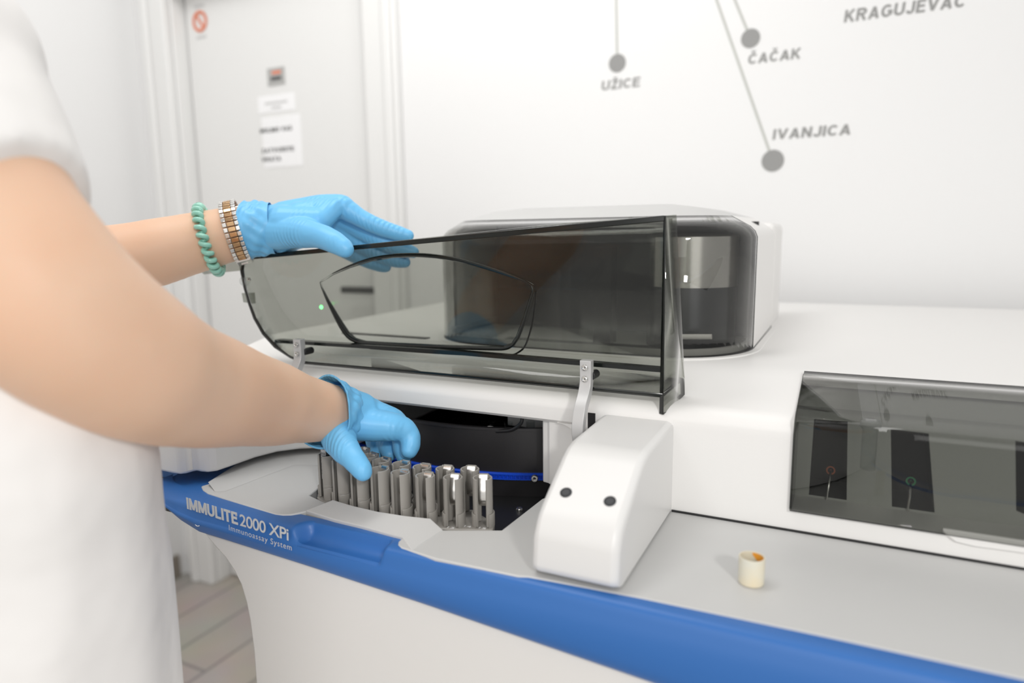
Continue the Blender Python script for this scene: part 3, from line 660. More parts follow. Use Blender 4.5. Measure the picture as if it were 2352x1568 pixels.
bm = nb(); box(bm, (-0.52, 1.00, 1.069), (-0.115, 1.01, 1.232)); box(bm, (-0.44, 0.815, 1.0685), (-0.20, 1.00, 1.0705)); box(bm, (-0.52, 0.92, 1.0685), (-0.125, 1.00, 1.0705)); box(bm, (-0.31, 0.88, 1.07), (-0.285, 0.905, 1.20))
link('hood_lining', bm, M['black'], hood, smooth=0)
bm = nb(); tube(bm, [at(1567, 773, Y=0.838), at(1635, 773, Y=0.838)], 0.0033, 10); link('white_arm', bm, M['white'], hood)
def seat(k, z0, z1, name, m):
    b = nb(); loft(b, [hood_loop(0.02, z0), hood_loop(-k, z0), hood_loop(-k, z1 - 0.0006), hood_loop(-k + 0.001, z1), hood_loop(0.02, z1)], False, False); link(name, b, m, hood, smooth=30)
seat(0.010, plat(0.9) - 0.004, plat(0.9) + 0.0012, 'hood_seat', M['white']); seat(0.0012, plat(0.9), plat(0.9) + 0.0020, 'seat_shadow', M['black'])  # black loop stands for the thin shadow gap under the visor
b = nb(); loft(b, [hood_loop(0.0065, 1.069), hood_loop(0.0065, 1.080), hood_loop(0.012, 1.080), hood_loop(0.012, 1.069)], False, False); link('inner_rim', b, M['deck'], hood, smooth=30)
bm = nb(); box(bm, (-0.70, 0.822, plat(0.83) - 0.002), (-0.545, 0.834, plat(0.83) + 0.0012)); link('vent_slot', bm, M['black'], machine)
bm = nb(); prism(bm, [(-0.1055, 1.14, 1.06), (-0.1055, 1.27, 1.06), (-0.16, 1.27, 1.06), (-0.16, 1.14, 1.06)], (0, 0, 0.172)); link('rear_column', bm, M['white'], machine, bevel=0.012, seg=3)

# ---- raised smoked lid
lid = bpy.data.objects.new('lid', None); C.objects.link(lid); lid.parent = machine; lid['label'] = 'smoked see-through lid standing open'
NYE = 0.659
ML0 = Vector((-0.16, 0.672, 1.233)); MLn = Vector((0, 1, 0.11)).normalized()
def nr(x, y, Y=NYE): return at(x, y, Y=Y)
def mn(x, y, off=0): return at_plane(x, y, ML0 + Vector((0, off, 0)), MLn)
pock_px = [(736, 646), (748, 640), (765, 628), (800, 612), (850, 595), (900, 587), (950, 585), (1000, 588), (1060, 598), (1120, 615), (1170, 632), (1205, 646), (1222, 656), (1225, 668), (1219, 690), (1205, 735), (1190, 775), (1178, 793), (1160, 800), (1120, 800), (1000, 796), (880, 790), (835, 787), (812, 780), (795, 766), (775, 735), (752, 690), (738, 658)]
pock = [mn(*p) for p in pock_px]
bendL = [(549, 596), (566, 612), (581, 640), (593, 668), (604, 700), (618, 735), (632, 762), (643, 776)]
mainp = [mn(*p) for p in bendL] + [mn(800, 799), mn(1000, 818), mn(1300, 846), mn(1560, 868)] + [mn(1549, 497)] + [mn(1300, 516), mn(1000, 547), mn(760, 573)]
bm = nb(); lo = fill_loops(bm, [mainp, pock])
pv = lo[1]; deep = []
off = Vector((0.0, 0.0045, 0.0)); cen = sum(pock, Vector()) / len(pock)
for p, q in zip(pock, pock_px):
    k = min(1.0, math.hypot(q[0] - 742, q[1] - 643) / 110 + 0.02, math.hypot(q[0] - 1222, q[1] - 654) / 60 + 0.15)
    deep.append(bm.verts.new(p + off * k + (cen - p) * 0.02 * k))
for i in range(len(pv)):
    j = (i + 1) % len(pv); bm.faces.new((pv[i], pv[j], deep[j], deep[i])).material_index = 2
bm.faces.new(deep)
mv = lo[0]
# right wall, top wall, bottom shelf, left wall: they come forward from the panel to the cut edge
RW = (Vector((-0.16, 0.659, 1.1)), Vector((1, -0.44, 0)).normalized())
nTR, nBR, low = at_plane(1527, 500, *RW), at_plane(1519, 951, *RW), at_plane(1568, 905, *RW)
mv[11].co = at_plane(1567, 868, *RW); mv[12].co = at_plane(1549, 497, *RW)
v = bm.verts.new
def quad(ps): return bm.faces.new(ps)
iBR, iTR = mv[11], mv[12]
a1, a2, a3 = v(nTR), v(nBR), v(low)
quad((iTR, a1, a2, a3, iBR))
tops = [v(nr(*p)) for p in ((1300, 521), (1000, 551), (760, 574), (560, 591))]
seqT = [iTR, mv[13], mv[14], mv[15], mv[0]]; seqN = [a1] + tops
for i in range(4): quad((seqT[i], seqN[i], seqN[i + 1], seqT[i + 1]))
lw = [(tops[3], None)] + [(v(nr(*p)), None) for p in ((556, 622), (562, 657), (573, 697), (585, 730), (605, 765), (632, 795), (664, 818))]
lw = [a for a, _ in lw]
for i in range(7): quad((mv[i], lw[i], lw[i + 1], mv[i + 1]))
bo = [v(nr(*p)) for p in ((693, 832), (1000, 859), (1300, 887), (1521, 908))]
sb = [mv[7], mv[8], mv[9], mv[10], mv[11]]
quad((sb[0], lw[7], bo[0], sb[1])); quad((sb[1], bo[0], bo[1], sb[2])); quad((sb[2], bo[1], bo[2], sb[3])); quad((sb[3], bo[2], bo[3], sb[4]))
bmesh.ops.recalc_face_normals(bm, faces=bm.faces[:])
lp = link('lid_shell', bm, [M['lid'], M['lidedge'], M['pocket']], lid, smooth=14)
s = lp.modifiers.new('thick', 'SOLIDIFY'); s.thickness = 0.0052; s.offset = 0; s.material_offset_rim = 1
bm = nb(); A, B = nr(560, 592), nr(1527, 501); prism(bm, [A + Vector((0, 0.003, 0.0026)), A + Vector((0, -0.0028, 0.0026)), A + Vector((0, -0.0028, -0.0030)), A + Vector((0, 0.003, -0.0030))], B - A); link('top_edge', bm, M['lidedge'], lid, smooth=0, bevel=0.0008)
# the rounded bend that frames the pocket shows as a dark line, thinning out at its upper left corner
def bead(name, idx, rad, mt):
    b = nb(); path = curve([pock[i % len(pock)] - Vector((0, 0.001, 0)) for i in idx], 4); n = len(path)
    tube(b, path, [max(0.0003, rad(i / (n - 1))) for i in range(n)], 8); link(name, b, M[mt], lid)
bead('pocket_bend', list(range(2, 13)), lambda t: 0.0024 * math.sin(PI * min(1, t * 0.92 + 0.06)) ** 0.8, 'lidedge')
bead('pocket_bend', list(range(17, 28))[::1], lambda t: 0.0016 + 0.0012 * math.sin(PI * t) - 0.0014 * sm(0.7, 1.0, t), 'lidedge')
bead('pocket_bend', list(range(12, 18)), lambda t: 0.0016, 'lidedge')
b = nb(); q_ = [mn(*p, 0.004) for p in ((1232, 668), (1229, 700), (1222, 745), (1208, 790), (1192, 808), (1165, 816), (1080, 815), (960, 808), (850, 800))]; tube(b, curve(q_, 4), 0.0011, 8); link('pocket_bend', b, M['lidedge'], lid)
# stiffening ledge across the shelf, left tab
bm = nb(); L = [nr(631, 783, 0.672), nr(1000, 806, 0.672), nr(1520, 850, 0.672)]
tube(bm, [], 0.001) if False else None
Lp = [p for p in L]
for A, B in zip(Lp[:-1], Lp[1:]): prism(bm, [A + Vector((0, 0, 0.0018)), A + Vector((0, 0.012, 0.0018)), A + Vector((0, 0.012, -0.0024)), A + Vector((0, 0, -0.0024))], B - A)
link('stiffening_ledge', bm, M['lidedge'], lid, smooth=0)
bm = nb(); prism(bm, [nr(553, 598, 0.665), nr(440, 604, 0.655), nr(468, 630, 0.655), nr(555, 621, 0.665)], (0, 0.004, 0)); link('side_tab', bm, M['lid'], lid, smooth=0)
bm = nb(); prism(bm, [nr(580, 672, 0.664), nr(555, 673, 0.664), nr(559, 694, 0.664), nr(582, 697, 0.664)], (0, 0.004, 0)); link('latch_tab', bm, M['lid'], lid, smooth=0)
bm = nb(); p = nr(566, 646, 0.655); lathe(bm, [(0.0055, 0.0), (0.0055, 0.008), (0.004, 0.010), (0.001, 0.010)], 20, p, (0.3, -1, 0.1)); screw(bm, nr(573, 641, 0.652), (0.3, -1, 0.1), 0.0025, 1, 2); link('catch', bm, [M['clear'], M['steel'], M['black']], lid)
bm = nb(); p = nr(738, 705, 0.672); lathe(bm, [(0.0028, 0), (0.0022, 0.0012), (0.0005, 0.0016)], 14, p, (0, -1, 0)); link('led_reflection', bm, M['green_glint'], lid)  # glowing bead stands for a mirrored green light, no lamp in the lid
def hinge(xt, zt, slot=True):
    x = xt
    path = curve([(x, FY - 0.006, 1.0905), (x, FY - 0.006, 1.068), (x, FY - 0.0120, 1.055), (x, FY - 0.0230, 1.042), (x, FY - 0.0285, 1.027), (x, FY - 0.0270, 1.013), (x, FY - 0.018, 1.0040), (x, FY - 0.006, 1.0035), (x, FY + 0.002, 1.010)], 4)
    b = nb(); rings = []
    for i, (p, (t, n, bb)) in enumerate(zip(path, frames(path))):
        nn = t.cross(Vector((1, 0, 0))).normalized(); hw = 0.0060; th = 0.0045
        rings.append([p + Vector((hw, 0, 0)) + nn * th, p - Vector((hw, 0, 0)) + nn * th, p - Vector((hw, 0, 0)) - nn * th, p + Vector((hw, 0, 0)) - nn * th])
    loft(b, rings)
    for z in (1.0835, 1.0715): screw(b, (x, FY - 0.0105, z), (0, -1, 0), 0.0033, 1, 2)
    lathe(b, [(0.0045, 0), (0.0045, 0.016)], 16, (x + 0.004, FY - 0.004, 1.0735), (0, 1, 0), 2)
    link('hinge_arm', b, [M['alu'], M['steel'], M['black']], lid, smooth=35, bevel=0.0008)
hinge(at(1352, 840, Y=FY).x, 0); hinge(at(682, 795, Y=FY - 0.01).x, 0)
bm = nb(); p = at(1352, 940, Y=FY); box(bm, (p.x - 0.0005, FY - 0.0008, 0.9965), (p.x + 0.0075, FY + 0.004, 1.0335)); link('hinge_slot', bm, M['black'], machine)

# ================================================================== sample rack, tube, ring
rack = thing('sample_rack', 'curved warm-grey rack of fifteen slotted tube holders in the open bay', 'tube rack')
HZ = 0.9370; HH = 0.0487
front_c = [(1108, 1096), (1040, 1095), (976, 1091), (919, 1084), (872, 1076), (825, 1068), (783, 1055), (750, 1042)]
back_c = [(1079, 1076), (1022, 1075), (969, 1071), (921, 1064), (875, 1056), (846, 1045), (826, 1032)]
hold = []
for i, p in enumerate(front_c): q = at(*p, Z=HZ + HH); hold.append((15 - 2 * i, q.x, q.y))
for i, p in enumerate(back_c): q = at(*p, Z=HZ + HH); hold.append((14 - 2 * i, q.x, q.y))
hold.sort()
RC = Vector((-0.402, 0.80, 0))
def cshape(r0, r1, half, z0, z1, bm, n=26, a0=0.0, a1=1.0):
    rings = []
    A = [-PI / 2 + half + (2 * PI - 2 * half) * (a0 + (a1 - a0) * k / n) for k in range(n + 1)]
    for a in A:
        c_, s_ = math.cos(a), math.sin(a)
        rings.append([(r1 * c_, r1 * s_, z0), (r1 * c_, r1 * s_, z1 - 0.0006), (r1 * c_ * 0.965, r1 * s_ * 0.965, z1), (r0 * c_ * 1.04, r0 * s_ * 1.04, z1), (r0 * c_, r0 * s_, z1 - 0.0006), (r0 * c_, r0 * s_, z0)])
    loft(bm, rings)
bm = nb()
cshape(0.0079, 0.0098, 0.50, 0.0165, HH, bm); cshape(0.0079, 0.0098, 0.50, 0.001, 0.0166, bm, a0=0.0, a1=0.43); cshape(0.0079, 0.0098, 0.50, 0.001, 0.0166, bm, a0=0.57, a1=1.0); cshape(0.0098, 0.0115, 0.66, 0.0, 0.0135, bm, a0=0.0, a1=0.42); cshape(0.0098, 0.0115, 0.66, 0.0, 0.0135, bm, a0=0.58, a1=1.0)
box(bm, (-0.0056, 0.0084, 0.0165), (0.0056, 0.0100, HH + 0.0006)); box(bm, (-0.0056, 0.0050, HH - 0.0025), (-0.0045, 0.0100, HH + 0.0006)); box(bm, (0.0045, 0.0050, HH - 0.0025), (0.0056, 0.0100, HH + 0.0006))
holder0 = link('tube_holder', bm, M['holder'], None, smooth=35)
bm = nb(); rings = []
for y, z in ((0.0084, HH + 0.0002), (0.0066, HH - 0.0002), (0.0052, HH - 0.003), (0.0030, HH - 0.013), (0.0020, HH - 0.022), (0.0030, HH - 0.028), (0.0062, HH - 0.0315)):
    rings.append([(-0.0041, y, z), (0.0041, y, z), (0.0041, y + 0.0006, z + 0.0003), (-0.0041, y + 0.0006, z + 0.0003)])
loft(bm, rings); clip0 = link('spring_clip', bm, M['clip'], None, smooth=50)
first = True
for num, x, y in hold:
    if first: h, c = holder0, clip0; first = False
    else:
        h = holder0.copy(); c = clip0.copy(); C.objects.link(h); C.objects.link(c)
    d = Vector((x, y, 0)) - RC
    h.parent = rack; h.location = (x, y, HZ); h.rotation_euler = (0, 0, math.atan2(d.y, d.x) + PI / 2)
    c.parent = h; c.matrix_parent_inverse = Matrix.Identity(4); c.location = (0, 0, 0)
# base plate following both rows
fr_ = [Vector((x, y, 0)) for n_, x, y in hold if n_ % 2]; bk_ = [Vector((x, y, 0)) for n_, x, y in hold if not n_ % 2]
def outw(p, k): d = (p - RC).normalized(); return p + d * k
tang0 = (fr_[0] - fr_[1]).normalized(); tang1 = (fr_[-1] - fr_[-2]).normalized()
base = [outw(fr_[0], 0.0) + tang0 * 0.013, outw(fr_[0], 0.009) + tang0 * 0.010, outw(fr_[0], 0.0125)] + [outw(p, 0.0125) for p in fr_[1:-1]] + [outw(fr_[-1], 0.013) + tang1 * 0.0105, outw(fr_[-1], -0.004) + tang1 * 0.011] + [outw(p, -0.0125) for p in bk_[::-1]]
bm = nb(); prism(bm, [Vector((p.x, p.y, 0.9300)) for p in base], (0, 0, 0.0072)); link('rack_base', bm, M['holder'], rack, bevel=0.0015, seg=2)
for num, px_ in ((13, (1034, 1213)), (14, (1073, 1210)), (15, (1107, 1214)), (1, (731, 1138)), (2, (748, 1146))):
    p = at(*px_, Z=0.9373); w_ = 0.0035 if num > 9 else 0.0018
    e = Vector((1, 0.1 if num > 9 else -0.45, 0)).normalized()
    place_text('position_number', str(num), p - e * w_, p + e * w_, M['label'], rack, up=(0, 1, 0), height=0.0032, depth=0.0002)

hn = [h for h in hold if h[0] == 1][0]
tubeo = thing('sample_tube', 'dark sample tube with a barcode label in the leftmost rack holder', 'tube', loc=(hn[1], hn[2], 0.9385))
bm = nb(); lathe(bm, [(0.002, 0), (0.0048, 0.0015), (0.0058, 0.005), (0.0058, 0.062), (0.0050, 0.062), (0.0050, 0.006)], 28); link('tube_body', bm, M['black'], tubeo)
bm = nb(); da = math.atan2((Vector((hn[1], hn[2], 0)) - RC).y, (Vector((hn[1], hn[2], 0)) - RC).x)
z = 0.0
def lab(bm, z0, z1, r, a0, a1, n=10):
    rings = [[(r * math.cos(a), r * math.sin(a), z0), (r * math.cos(a), r * math.sin(a), z1), ((r - 0.0002) * math.cos(a), (r - 0.0002) * math.sin(a), z1), ((r - 0.0002) * math.cos(a), (r - 0.0002) * math.sin(a), z0)] for a in [a0 + (a1 - a0) * k / n for k in range(n + 1)]]
    loft(bm, rings)
lab(bm, 0.020, 0.0615, 0.0060, da - 0.95, da + 0.95); lb = link('label_paper', bm, M['label'], tubeo, smooth=30)
bm = nb(); z = 0.0255
while z < 0.060:
    w_ = random.choice((0.0004, 0.0007, 0.0011)); lab(bm, z, z + w_, 0.00612, da - 0.9, da + 0.9); z += w_ + random.choice((0.0004, 0.0006, 0.0009))
link('barcode', bm, M['ink'], lb, smooth=30)

p = at(1723, 1345, Z=ZD); q = at(1723, 1340, Z=ZD); cr = 0.0101
rg = thing('plastic_ring', 'short ivory plastic ring with orange residue standing on the grey deck', 'plastic ring', loc=(at(1724, 1340, Z=ZD).x, at(1724, 1340, Z=ZD).y + 0.002, ZD + 0.0005))
bm = nb(); lathe(bm, [(cr * 0.96, 0), (cr, 0.0008), (cr, 0.0212), (cr * 0.97, 0.022), (cr * 0.90, 0.022), (cr * 0.88, 0.021), (cr * 0.88, 0.0005)], 48, close=True); link('ring_wall', bm, M['cup'], rg)
bm = nb(); rings = []
for k in range(13):
    a = 0.15 + 1.5 * k / 12; z0 = 0.0195 - 0.0055 * math.sin(PI * k / 12); rings.append([(cr * 0.875 * math.cos(a), cr * 0.875 * math.sin(a), 0.0212), (cr * 0.865 * math.cos(a), cr * 0.865 * math.sin(a), 0.0210), (cr * 0.865 * math.cos(a), cr * 0.865 * math.sin(a), z0), (cr * 0.875 * math.cos(a), cr * 0.875 * math.sin(a), z0)])
loft(bm, rings); link('residue', bm, M['orange'], rg)

# ================================================================== THE PERSON
person = thing('person', 'person in a white short-sleeved tunic and blue gloves reaching over the analyser', 'person', loc=(0, 0, 0))
def P(x, y, D): return at(x, y, D=D)
RARM = [(P(-190, 130, 0.445), 0.060), (P(-110, 290, 0.43), 0.056), (P(-40, 480, 0.42), 0.0525), (P(60, 630, 0.422), 0.0545), (P(150, 730, 0.435), 0.0555), (P(285, 822, 0.47), 0.0535), (P(370, 865, 0.51), 0.0515), (P(450, 890, 0.55), 0.0490), (P(600, 922, 0.64), 0.0425), (P(700, 940, 0.695), 0.0345), (P(760, 947, 0.725), 0.0305), (P(800, 952, 0.74), 0.027)]
LARM_W = [(P(150, 640, 0.80), 0.047), (P(250, 607, 0.815), 0.0455), (P(350, 582, 0.83), 0.0415), (P(450, 557, 0.845), 0.0375), (P(520, 540, 0.852), 0.0345), (P(575, 528, 0.858), 0.031), (P(640, 522, 0.866), 0.026)]
rs = RARM[0][0]; ls = Vector((rs.x - 0.33, rs.y - 0.02, rs.z))
le = LARM_W[0][0]
neck0 = (rs + ls) / 2 + Vector((0, 0.0, 0.05))
mid = (rs + ls) / 2
# tunic: rings whose outline meets the belly line of the photograph, and a short sleeve
sil = [(1.40, 10, 40), (1.36, 62, 100), (1.32, 118, 190), (1.28, 168, 320), (1.24, 205, 430), (1.20, 235, 530), (1.15, 285, 680), (1.10, 335, 850), (1.05, 368, 1010), (1.00, 378, 1120), (0.95, 397, 1240), (0.90, 408, 1340), (0.85, 418, 1460), (0.81, 425, 1568), (0.72, 432, 1700), (0.66, 440, 1800)]
rings_t = []; CEN = []; NS = 96
for i, (z, xpx, ypx) in enumerate(sil):
    fz = (1.40 - z) / 0.74
    a = 0.150 + 0.035 * sm(0.35, 1.0, fz) + 0.01 * math.sin(fz * 5); b = 0.105 + 0.035 * sm(0.3, 1.0, fz)
    if z > 1.38: a, b = 0.135, 0.085
    cy = mid.y + 0.02 + 0.015 * sm(0.1, 0.6, fz)
    lo_, hi_ = -1.4, 0.0
    def ring(cx):
        out = []
        for k in range(NS):
            th = 2 * PI * k / NS
            rip = 1 + (0.016 * math.sin(5 * th + z * 9) + 0.010 * math.sin(11 * th - z * 8)) * sm(0.25, 0.8, fz)
            ang = th
            out.append(Vector((cx + a * rip * math.cos(ang), cy + b * rip * math.sin(ang), z)))
        return out
    for _ in range(26):
        md = (lo_ + hi_) / 2
        mxp = max(to_px(p)[0] for p in ring(md))
        if mxp > xpx: hi_ = md
        else: lo_ = md
    rings_t.append(ring((lo_ + hi_) / 2)); CEN.append(((lo_ + hi_) / 2, cy, z))
rings_t = rings_t[::-1]
HIP = Vector(CEN[-1])
bm = nb()
chain(bm, smooth_chain(RARM, 4)); chain(bm, smooth_chain([(ls, 0.058), ((ls * 0.5 + le * 0.5) + Vector((-0.03, -0.02, -0.01)), 0.05), (le + Vector((-0.02, -0.03, -0.01)), 0.048)] + LARM_W, 4))
chain(bm, [(rs, 0.058), (mid + Vector((0, 0, 0.015)), 0.075), (ls, 0.058)])
chain(bm, [(mid, 0.06), (mid + Vector((0, 0.01, 0.09)), 0.05), (mid + Vector((0, 0.03, 0.15)), 0.052)])
hd = mid + Vector((0.0, 0.05, 0.24))
chain(bm, [(hd + Vector((0, -0.012, 0.04)), 0.085), (hd + Vector((0, 0.0, 0.0)), 0.080), (hd + Vector((0, 0.035, -0.065)), 0.048)])
chain(bm, [(hd + Vector((0, 0.085, 0.01)), 0.010), (hd + Vector((0, 0.098, -0.025)), 0.013)])
for s_ in (-1, 1): chain(bm, [(hd + Vector((0.083 * s_, -0.005, 0.015)), 0.014), (hd + Vector((0.080 * s_, 0.0, -0.02)), 0.010)])
tc_ = Vector((mid.x, mid.y + 0.01, 0))
chain(bm, [(c, 0.092 if c[2] > 0.9 else 0.10) for c in CEN[2::2]] + [(tuple(HIP), 0.105)])
for s_ in (-1, 1): chain(bm, [((HIP.x + 0.07 * s_, HIP.y, 0.72), 0.082), ((HIP.x + 0.085 * s_, HIP.y, 0.48), 0.055), ((HIP.x + 0.085 * s_, HIP.y - 0.02, 0.09), 0.038)])
body = remesh('body', bm, 0.0065, 6, M['skin'], person)
# hair, trousers, shoes
bm = nb(); chain(bm, [(hd + Vector((0, -0.03, 0.055)), 0.092), (hd + Vector((0, -0.045, -0.03)), 0.075)]); chain(bm, [(hd + Vector((0, -0.09, 0.02)), 0.04), (hd + Vector((0, -0.13, 0.0)), 0.035)])
remesh('hair', bm, 0.006, 3, M['hair'], person)
for s_ in (-1, 1):
    bm = nb(); rings = []
    for z, r in ((0.06, 0.062), (0.3, 0.066), (0.5, 0.075), (0.7, 0.088), (0.78, 0.09)): rings.append([(HIP.x + 0.086 * s_ + r * math.cos(2 * PI * k / 24), HIP.y - 0.01 + r * math.sin(2 * PI * k / 24), z) for k in range(24)])
    loft(bm, rings); link('trouser_leg', bm, M['trouser'], person)
    bm = nb(); chain(bm, [((HIP.x + 0.085 * s_, HIP.y - 0.05, 0.046), 0.043), ((HIP.x + 0.09 * s_, HIP.y + 0.10, 0.036), 0.034)]); remesh('shoe', bm, 0.006, 3, M['tunic'], person)

bm = nb(); loft(bm, rings_t, True, True)
# sleeve: a flaring cone about the upper arm, cut off square
s0, s1 = RARM[0][0], P(-42, 380, 0.425)
ax = (P(-35, 470, 0.42) - RARM[0][0]).normalized()
sh0 = RARM[0][0] - ax * 0.03
L_ = (P(30, 378, 0.42) - sh0).dot(ax) * 0.22 + (P(60, 376, 0.365) - sh0).dot(ax) * 0.78
cright = Vector((RX[0], RY[0], RZ[0]))
pr_ = [(0.03, -0.03), (0.060, -0.01), (0.066, 0.03), (0.064, L_ * 0.6), (0.0605, L_)]
rings = []
hemn = ax
u_ = (Vector((0, 0, 1)) - ax * ax.z).normalized(); w_ = ax.cross(u_)
for r, d in pr_:
    rw = []
    for k in range(40):
        dv = u_ * math.cos(2 * PI * k / 40) + w_ * math.sin(2 * PI * k / 40)
        rw.append(sh0 + ax * (d - (0.035 * dv.dot(cright) if d > L_ * 0.9 else 0)) + dv * r * (1 + 0.02 * math.sin(3 * 2 * PI * k / 40)))
    rings.append(rw)
loft(bm, rings)
chain(bm, [(rs, 0.072), (mid + Vector((0, 0, 0.0)), 0.09), (ls, 0.070)])
chain(bm, [(ls, 0.070), (ls * 0.55 + le * 0.45 + Vector((-0.03, -0.02, 0.0)), 0.066)])
remesh('tunic', bm, 0.006, 8, M['tunic'], person)

# ---- gloves
def finger(bm, pts): chain(bm, smooth_chain(pts, 4))
def cuff(parent, c, axis, r0, r1, length, name='cuff'):
    bm = nb(); ax = Vector(axis).normalized(); rot = Vector((0, 0, 1)).rotation_difference(ax).to_matrix(); n = 72; rings = []
    prof_ = [(r1 - 0.0004, 0.0), (r1 + 0.0012, -0.0008), (r1 + 0.0016, 0.0008), (r1 + 0.0004, 0.0020)]
    for k in range(1, 13):
        f = k / 12; prof_.append((r1 + (r0 - r1) * f, 0.002 + (length - 0.002) * f))
    for i, (r, z) in enumerate(prof_):
        rg_ = []
        for k in range(n):
            a = 2 * PI * k / n; w = sm(0, length * 0.4, z) * (1 - sm(length * 0.7, length, z))
            rip = 0.0012 * math.sin(6 * a + z * 260) * w + 0.0009 * math.sin(13 * a - z * 330) * w + 0.0008 * math.sin(3 * a) * (1 - w)
            zz = z + 0.0022 * math.sin(2 * a + 0.6) * (1 - sm(0, length, z)) + 0.0010 * math.sin(5 * a) * (1 - sm(0, length, z))
            rg_.append(Vector(c) + rot @ Vector(((r + rip) * math.cos(a), (r + rip) * math.sin(a), zz)))
        rings.append(rg_)
    loft(bm, rings, False, False); return link(name, bm, M['glove'], parent, smooth=60)

def glove(name_label, wrist, fingers, thumb, extra, voxel=0.0015, its=6):
    bm = nb()
    for f in fingers: finger(bm, f)
    finger(bm, thumb)
    for e in extra: chain(bm, e)
    chain(bm, wrist)
    g = remesh('glove', bm, voxel, its, M['glove'], person); g['label'] = name_label
    return g
# left hand on the lid's upper edge
Lw = P(575, 530, 0.858); Lc = P(640, 522, 0.862)
Lidx = [(P(655, 502, 0.866), 0.022), (P(725, 484, 0.872), 0.0195), (P(778, 474, 0.876), 0.0158), (P(800, 484, 0.878), 0.0138), (P(830, 502, 0.880), 0.0118), (P(868, 520, 0.884), 0.0112), (P(910, 534, 0.888), 0.0100), (P(937, 541, 0.890), 0.0080)]
Lmid = [(P(650, 515, 0.868), 0.025), (P(725, 498, 0.888), 0.0185), (P(785, 505, 0.902), 0.0150), (P(835, 532, 0.904), 0.0122), (P(885, 556, 0.905), 0.0120), (P(925, 572, 0.906), 0.0105), (P(949, 579, 0.906), 0.0080)]
Lrng = [(P(650, 525, 0.872), 0.025), (P(720, 515, 0.895), 0.020), (P(775, 528, 0.910), 0.0165), (P(825, 558, 0.918), 0.0132), (P(870, 583, 0.920), 0.0115), (P(905, 597, 0.920), 0.0100), (P(930, 602, 0.920), 0.0078)]
Lpky = [(P(650, 540, 0.874), 0.024), (P(710, 535, 0.900), 0.0185), (P(760, 553, 0.918), 0.0150), (P(805, 580, 0.926), 0.0115), (P(845, 599, 0.928), 0.0102), (P(872, 609, 0.928), 0.0092), (P(886, 613, 0.928), 0.0075)]
Lth = [(P(635, 532, 0.850), 0.0225), (P(690, 534, 0.835), 0.0190), (P(735, 542, 0.818), 0.0150), (P(764, 554, 0.808), 0.0138), (P(785, 566, 0.804), 0.0120), (P(794, 573, 0.802), 0.0098)]
gL = glove('blue nitrile glove resting on the lid edge', [(Lw, 0.0300), (Lc, 0.0290), (P(690, 514, 0.866), 0.0265)], [Lidx, Lmid, Lrng, Lpky], Lth,
           [[(P(660, 530, 0.862), 0.024), (P(730, 515, 0.880), 0.019)], [(P(655, 515, 0.850), 0.0245), (P(728, 508, 0.846), 0.0165)], [(P(690, 500, 0.856), 0.0205), (P(764, 478, 0.868), 0.0145)], [(P(728, 510, 0.846), 0.016), (P(764, 478, 0.866), 0.0140)]])
cuff(gL, P(566, 527, 0.856), P(640, 522, 0.862) - P(566, 527, 0.856), 0.0320, 0.0350, 0.032)
# right hand down in the rack
Ridx = [(P(800, 968, 0.732), 0.0210), (P(850, 975, 0.735), 0.0180), (P(893, 979, 0.738), 0.0160), (P(922, 984, 0.742), 0.0138), (P(939, 999, 0.743), 0.0120), (P(943, 1019, 0.740), 0.0108), (P(940, 1034, 0.737), 0.0092)]
Rmid = [(P(800, 950, 0.745), 0.022), (P(850, 955, 0.750), 0.0185), (P(893, 966, 0.756), 0.0162), (P(916, 980, 0.764), 0.0130), (P(922, 1006, 0.764), 0.0112), (P(923, 1028, 0.758), 0.0102), (P(927, 1048, 0.752), 0.0086)]
Rrng = [(P(798, 942, 0.756), 0.021), (P(840, 945, 0.766), 0.0175), (P(868, 955, 0.774), 0.0152), (P(888, 978, 0.782), 0.0124), (P(887, 1005, 0.782), 0.0108), (P(889, 1025, 0.775), 0.0098), (P(894, 1043, 0.768), 0.0084)]
Rpky = [(P(795, 938, 0.764), 0.020), (P(825, 943, 0.776), 0.0155), (P(846, 955, 0.788), 0.0132), (P(858, 980, 0.794), 0.0106), (P(857, 1006, 0.792), 0.0094), (P(860, 1024, 0.786), 0.0086), (P(866, 1040, 0.778), 0.0076)]
Rth = [(P(780, 975, 0.725), 0.0225), (P(778, 1003, 0.708), 0.0185), (P(790, 1028, 0.692), 0.0150), (P(812, 1054, 0.680), 0.0118), (P(828, 1074, 0.675), 0.0106), (P(834, 1084, 0.673), 0.0090)]
gR = glove('blue nitrile glove gripping into the tube rack', [(P(770, 945, 0.728), 0.0290), (P(800, 952, 0.738), 0.0285), (P(820, 955, 0.745), 0.0270)], [Ridx, Rmid, Rrng, Rpky], Rth,
           [[(P(800, 955, 0.742), 0.024), (P(870, 962, 0.755), 0.0165)]], 0.0014, 4)
wa = P(800, 952, 0.745) - P(715, 940, 0.700)
cuff(gR, P(742, 946, 0.712), wa, 0.0300, 0.0375, 0.034)

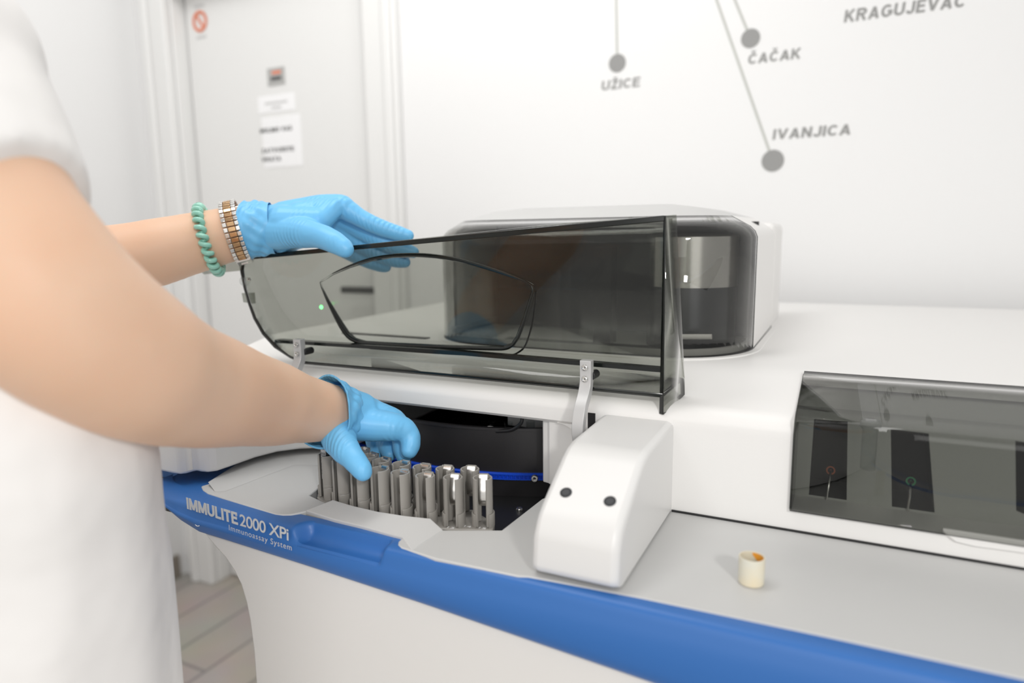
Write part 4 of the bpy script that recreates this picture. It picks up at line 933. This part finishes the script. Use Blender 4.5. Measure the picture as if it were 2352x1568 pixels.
# ---- bracelet and watch
bc = P(480, 551, 0.8475); bax = (P(575, 528, 0.858) - P(400, 570, 0.838)).normalized()
def basis(ax):
    u = (Vector((0, 0, 1)) - ax * ax.z).normalized(); return u, ax.cross(u)
ax2 = (bax + Vector((0, 0, -0.02))).normalized(); u, w = basis(ax2)
bm = nb(); path = []; R0 = 0.0405; turns = 26; n = turns * 14
for i in range(n):
    a = 2 * PI * i / n; ph = a * turns; rad = u * math.cos(a) + w * math.sin(a)
    path.append(bc + rad * (R0 + 0.0036 * math.cos(ph)) + ax2 * 0.0042 * math.sin(ph))
path.append(path[0]); tube(bm, path, 0.0030, 10, cap=False)
br_ = link('coil_bracelet', bm, M['mint']); tag(br_, 'mint green spiral coil bracelet on the left forearm beside the watch', 'bracelet')
watch = thing('wrist_watch', 'silver and rose-gold link watch on the left wrist above the glove cuff', 'watch')
wc = P(543, 533, 0.8545); ax3 = (bax + Vector((0, 0, -0.02))).normalized(); u, w = basis(ax3)
bs, bg = nb(), nb(); R1 = 0.0372
NL = 38
for i in range(NL):
    a = 2 * PI * i / NL; rad = u * math.cos(a) + w * math.sin(a); tg = -u * math.sin(a) + w * math.cos(a); c = wc + rad * R1
    def lk(b, o0, o1, half, h0, h1):
        prism(b, [c + ax3 * o0 + tg * half + rad * h0, c + ax3 * o1 + tg * half + rad * h0, c + ax3 * o1 - tg * half + rad * h0, c + ax3 * o0 - tg * half + rad * h0], rad * (h1 - h0))
    lk(bg, -0.0043, 0.0043, 0.0026, 0, 0.0022); lk(bs, -0.0095, -0.0047, 0.0025, 0, 0.0026); lk(bs, 0.0047, 0.0095, 0.0025, 0, 0.0026)
link('steel_links', bs, M['steel'], watch, bevel=0.0006); link('gold_links', bg, M['gold'], watch, bevel=0.0006)
a = None
best = max(((to_px(wc + (u * math.cos(t_) + w * math.sin(t_)) * R1)[1], t_) for t_ in [k * PI / 90 for k in range(180)] if (u * math.cos(t_) + w * math.sin(t_)).dot(EYE - wc) > 0.30), default=(0, 0))
t_ = best[1]; rad = u * math.cos(t_) + w * math.sin(t_); tg = -u * math.sin(t_) + w * math.cos(t_); c = wc + rad * (R1 + 0.0012)
bm = nb(); prism(bm, [c + ax3 * 0.0088 + tg * 0.008, c - ax3 * 0.0088 + tg * 0.008, c - ax3 * 0.0088 - tg * 0.008, c + ax3 * 0.0088 - tg * 0.008], rad * 0.0026); cl = link('clasp', bm, M['steel'], watch, bevel=0.0008)
bm = nb(); tube(bm, [c + rad * 0.0028 + ax3 * 0.004 + tg * 0.002, c + rad * 0.0028 - ax3 * 0.004 + tg * 0.002], 0.0009, 8); link('clasp_emblem', bm, M['brushed'], cl)
away = (wc - EYE); away = (away - ax3 * away.dot(ax3)).normalized(); away = (away + u * 0.35).normalized(); opp = wc + away * (R1 - 0.002); bm = nb(); lathe(bm, [(0.015, -0.001), (0.0165, 0.001), (0.0165, 0.006), (0.0145, 0.008), (0.004, 0.0082)], 36, wc + u * (R1 * 0.86) + w * (-R1 * 0.5) if False else opp, away); link('watch_case', bm, M['steel'], watch)
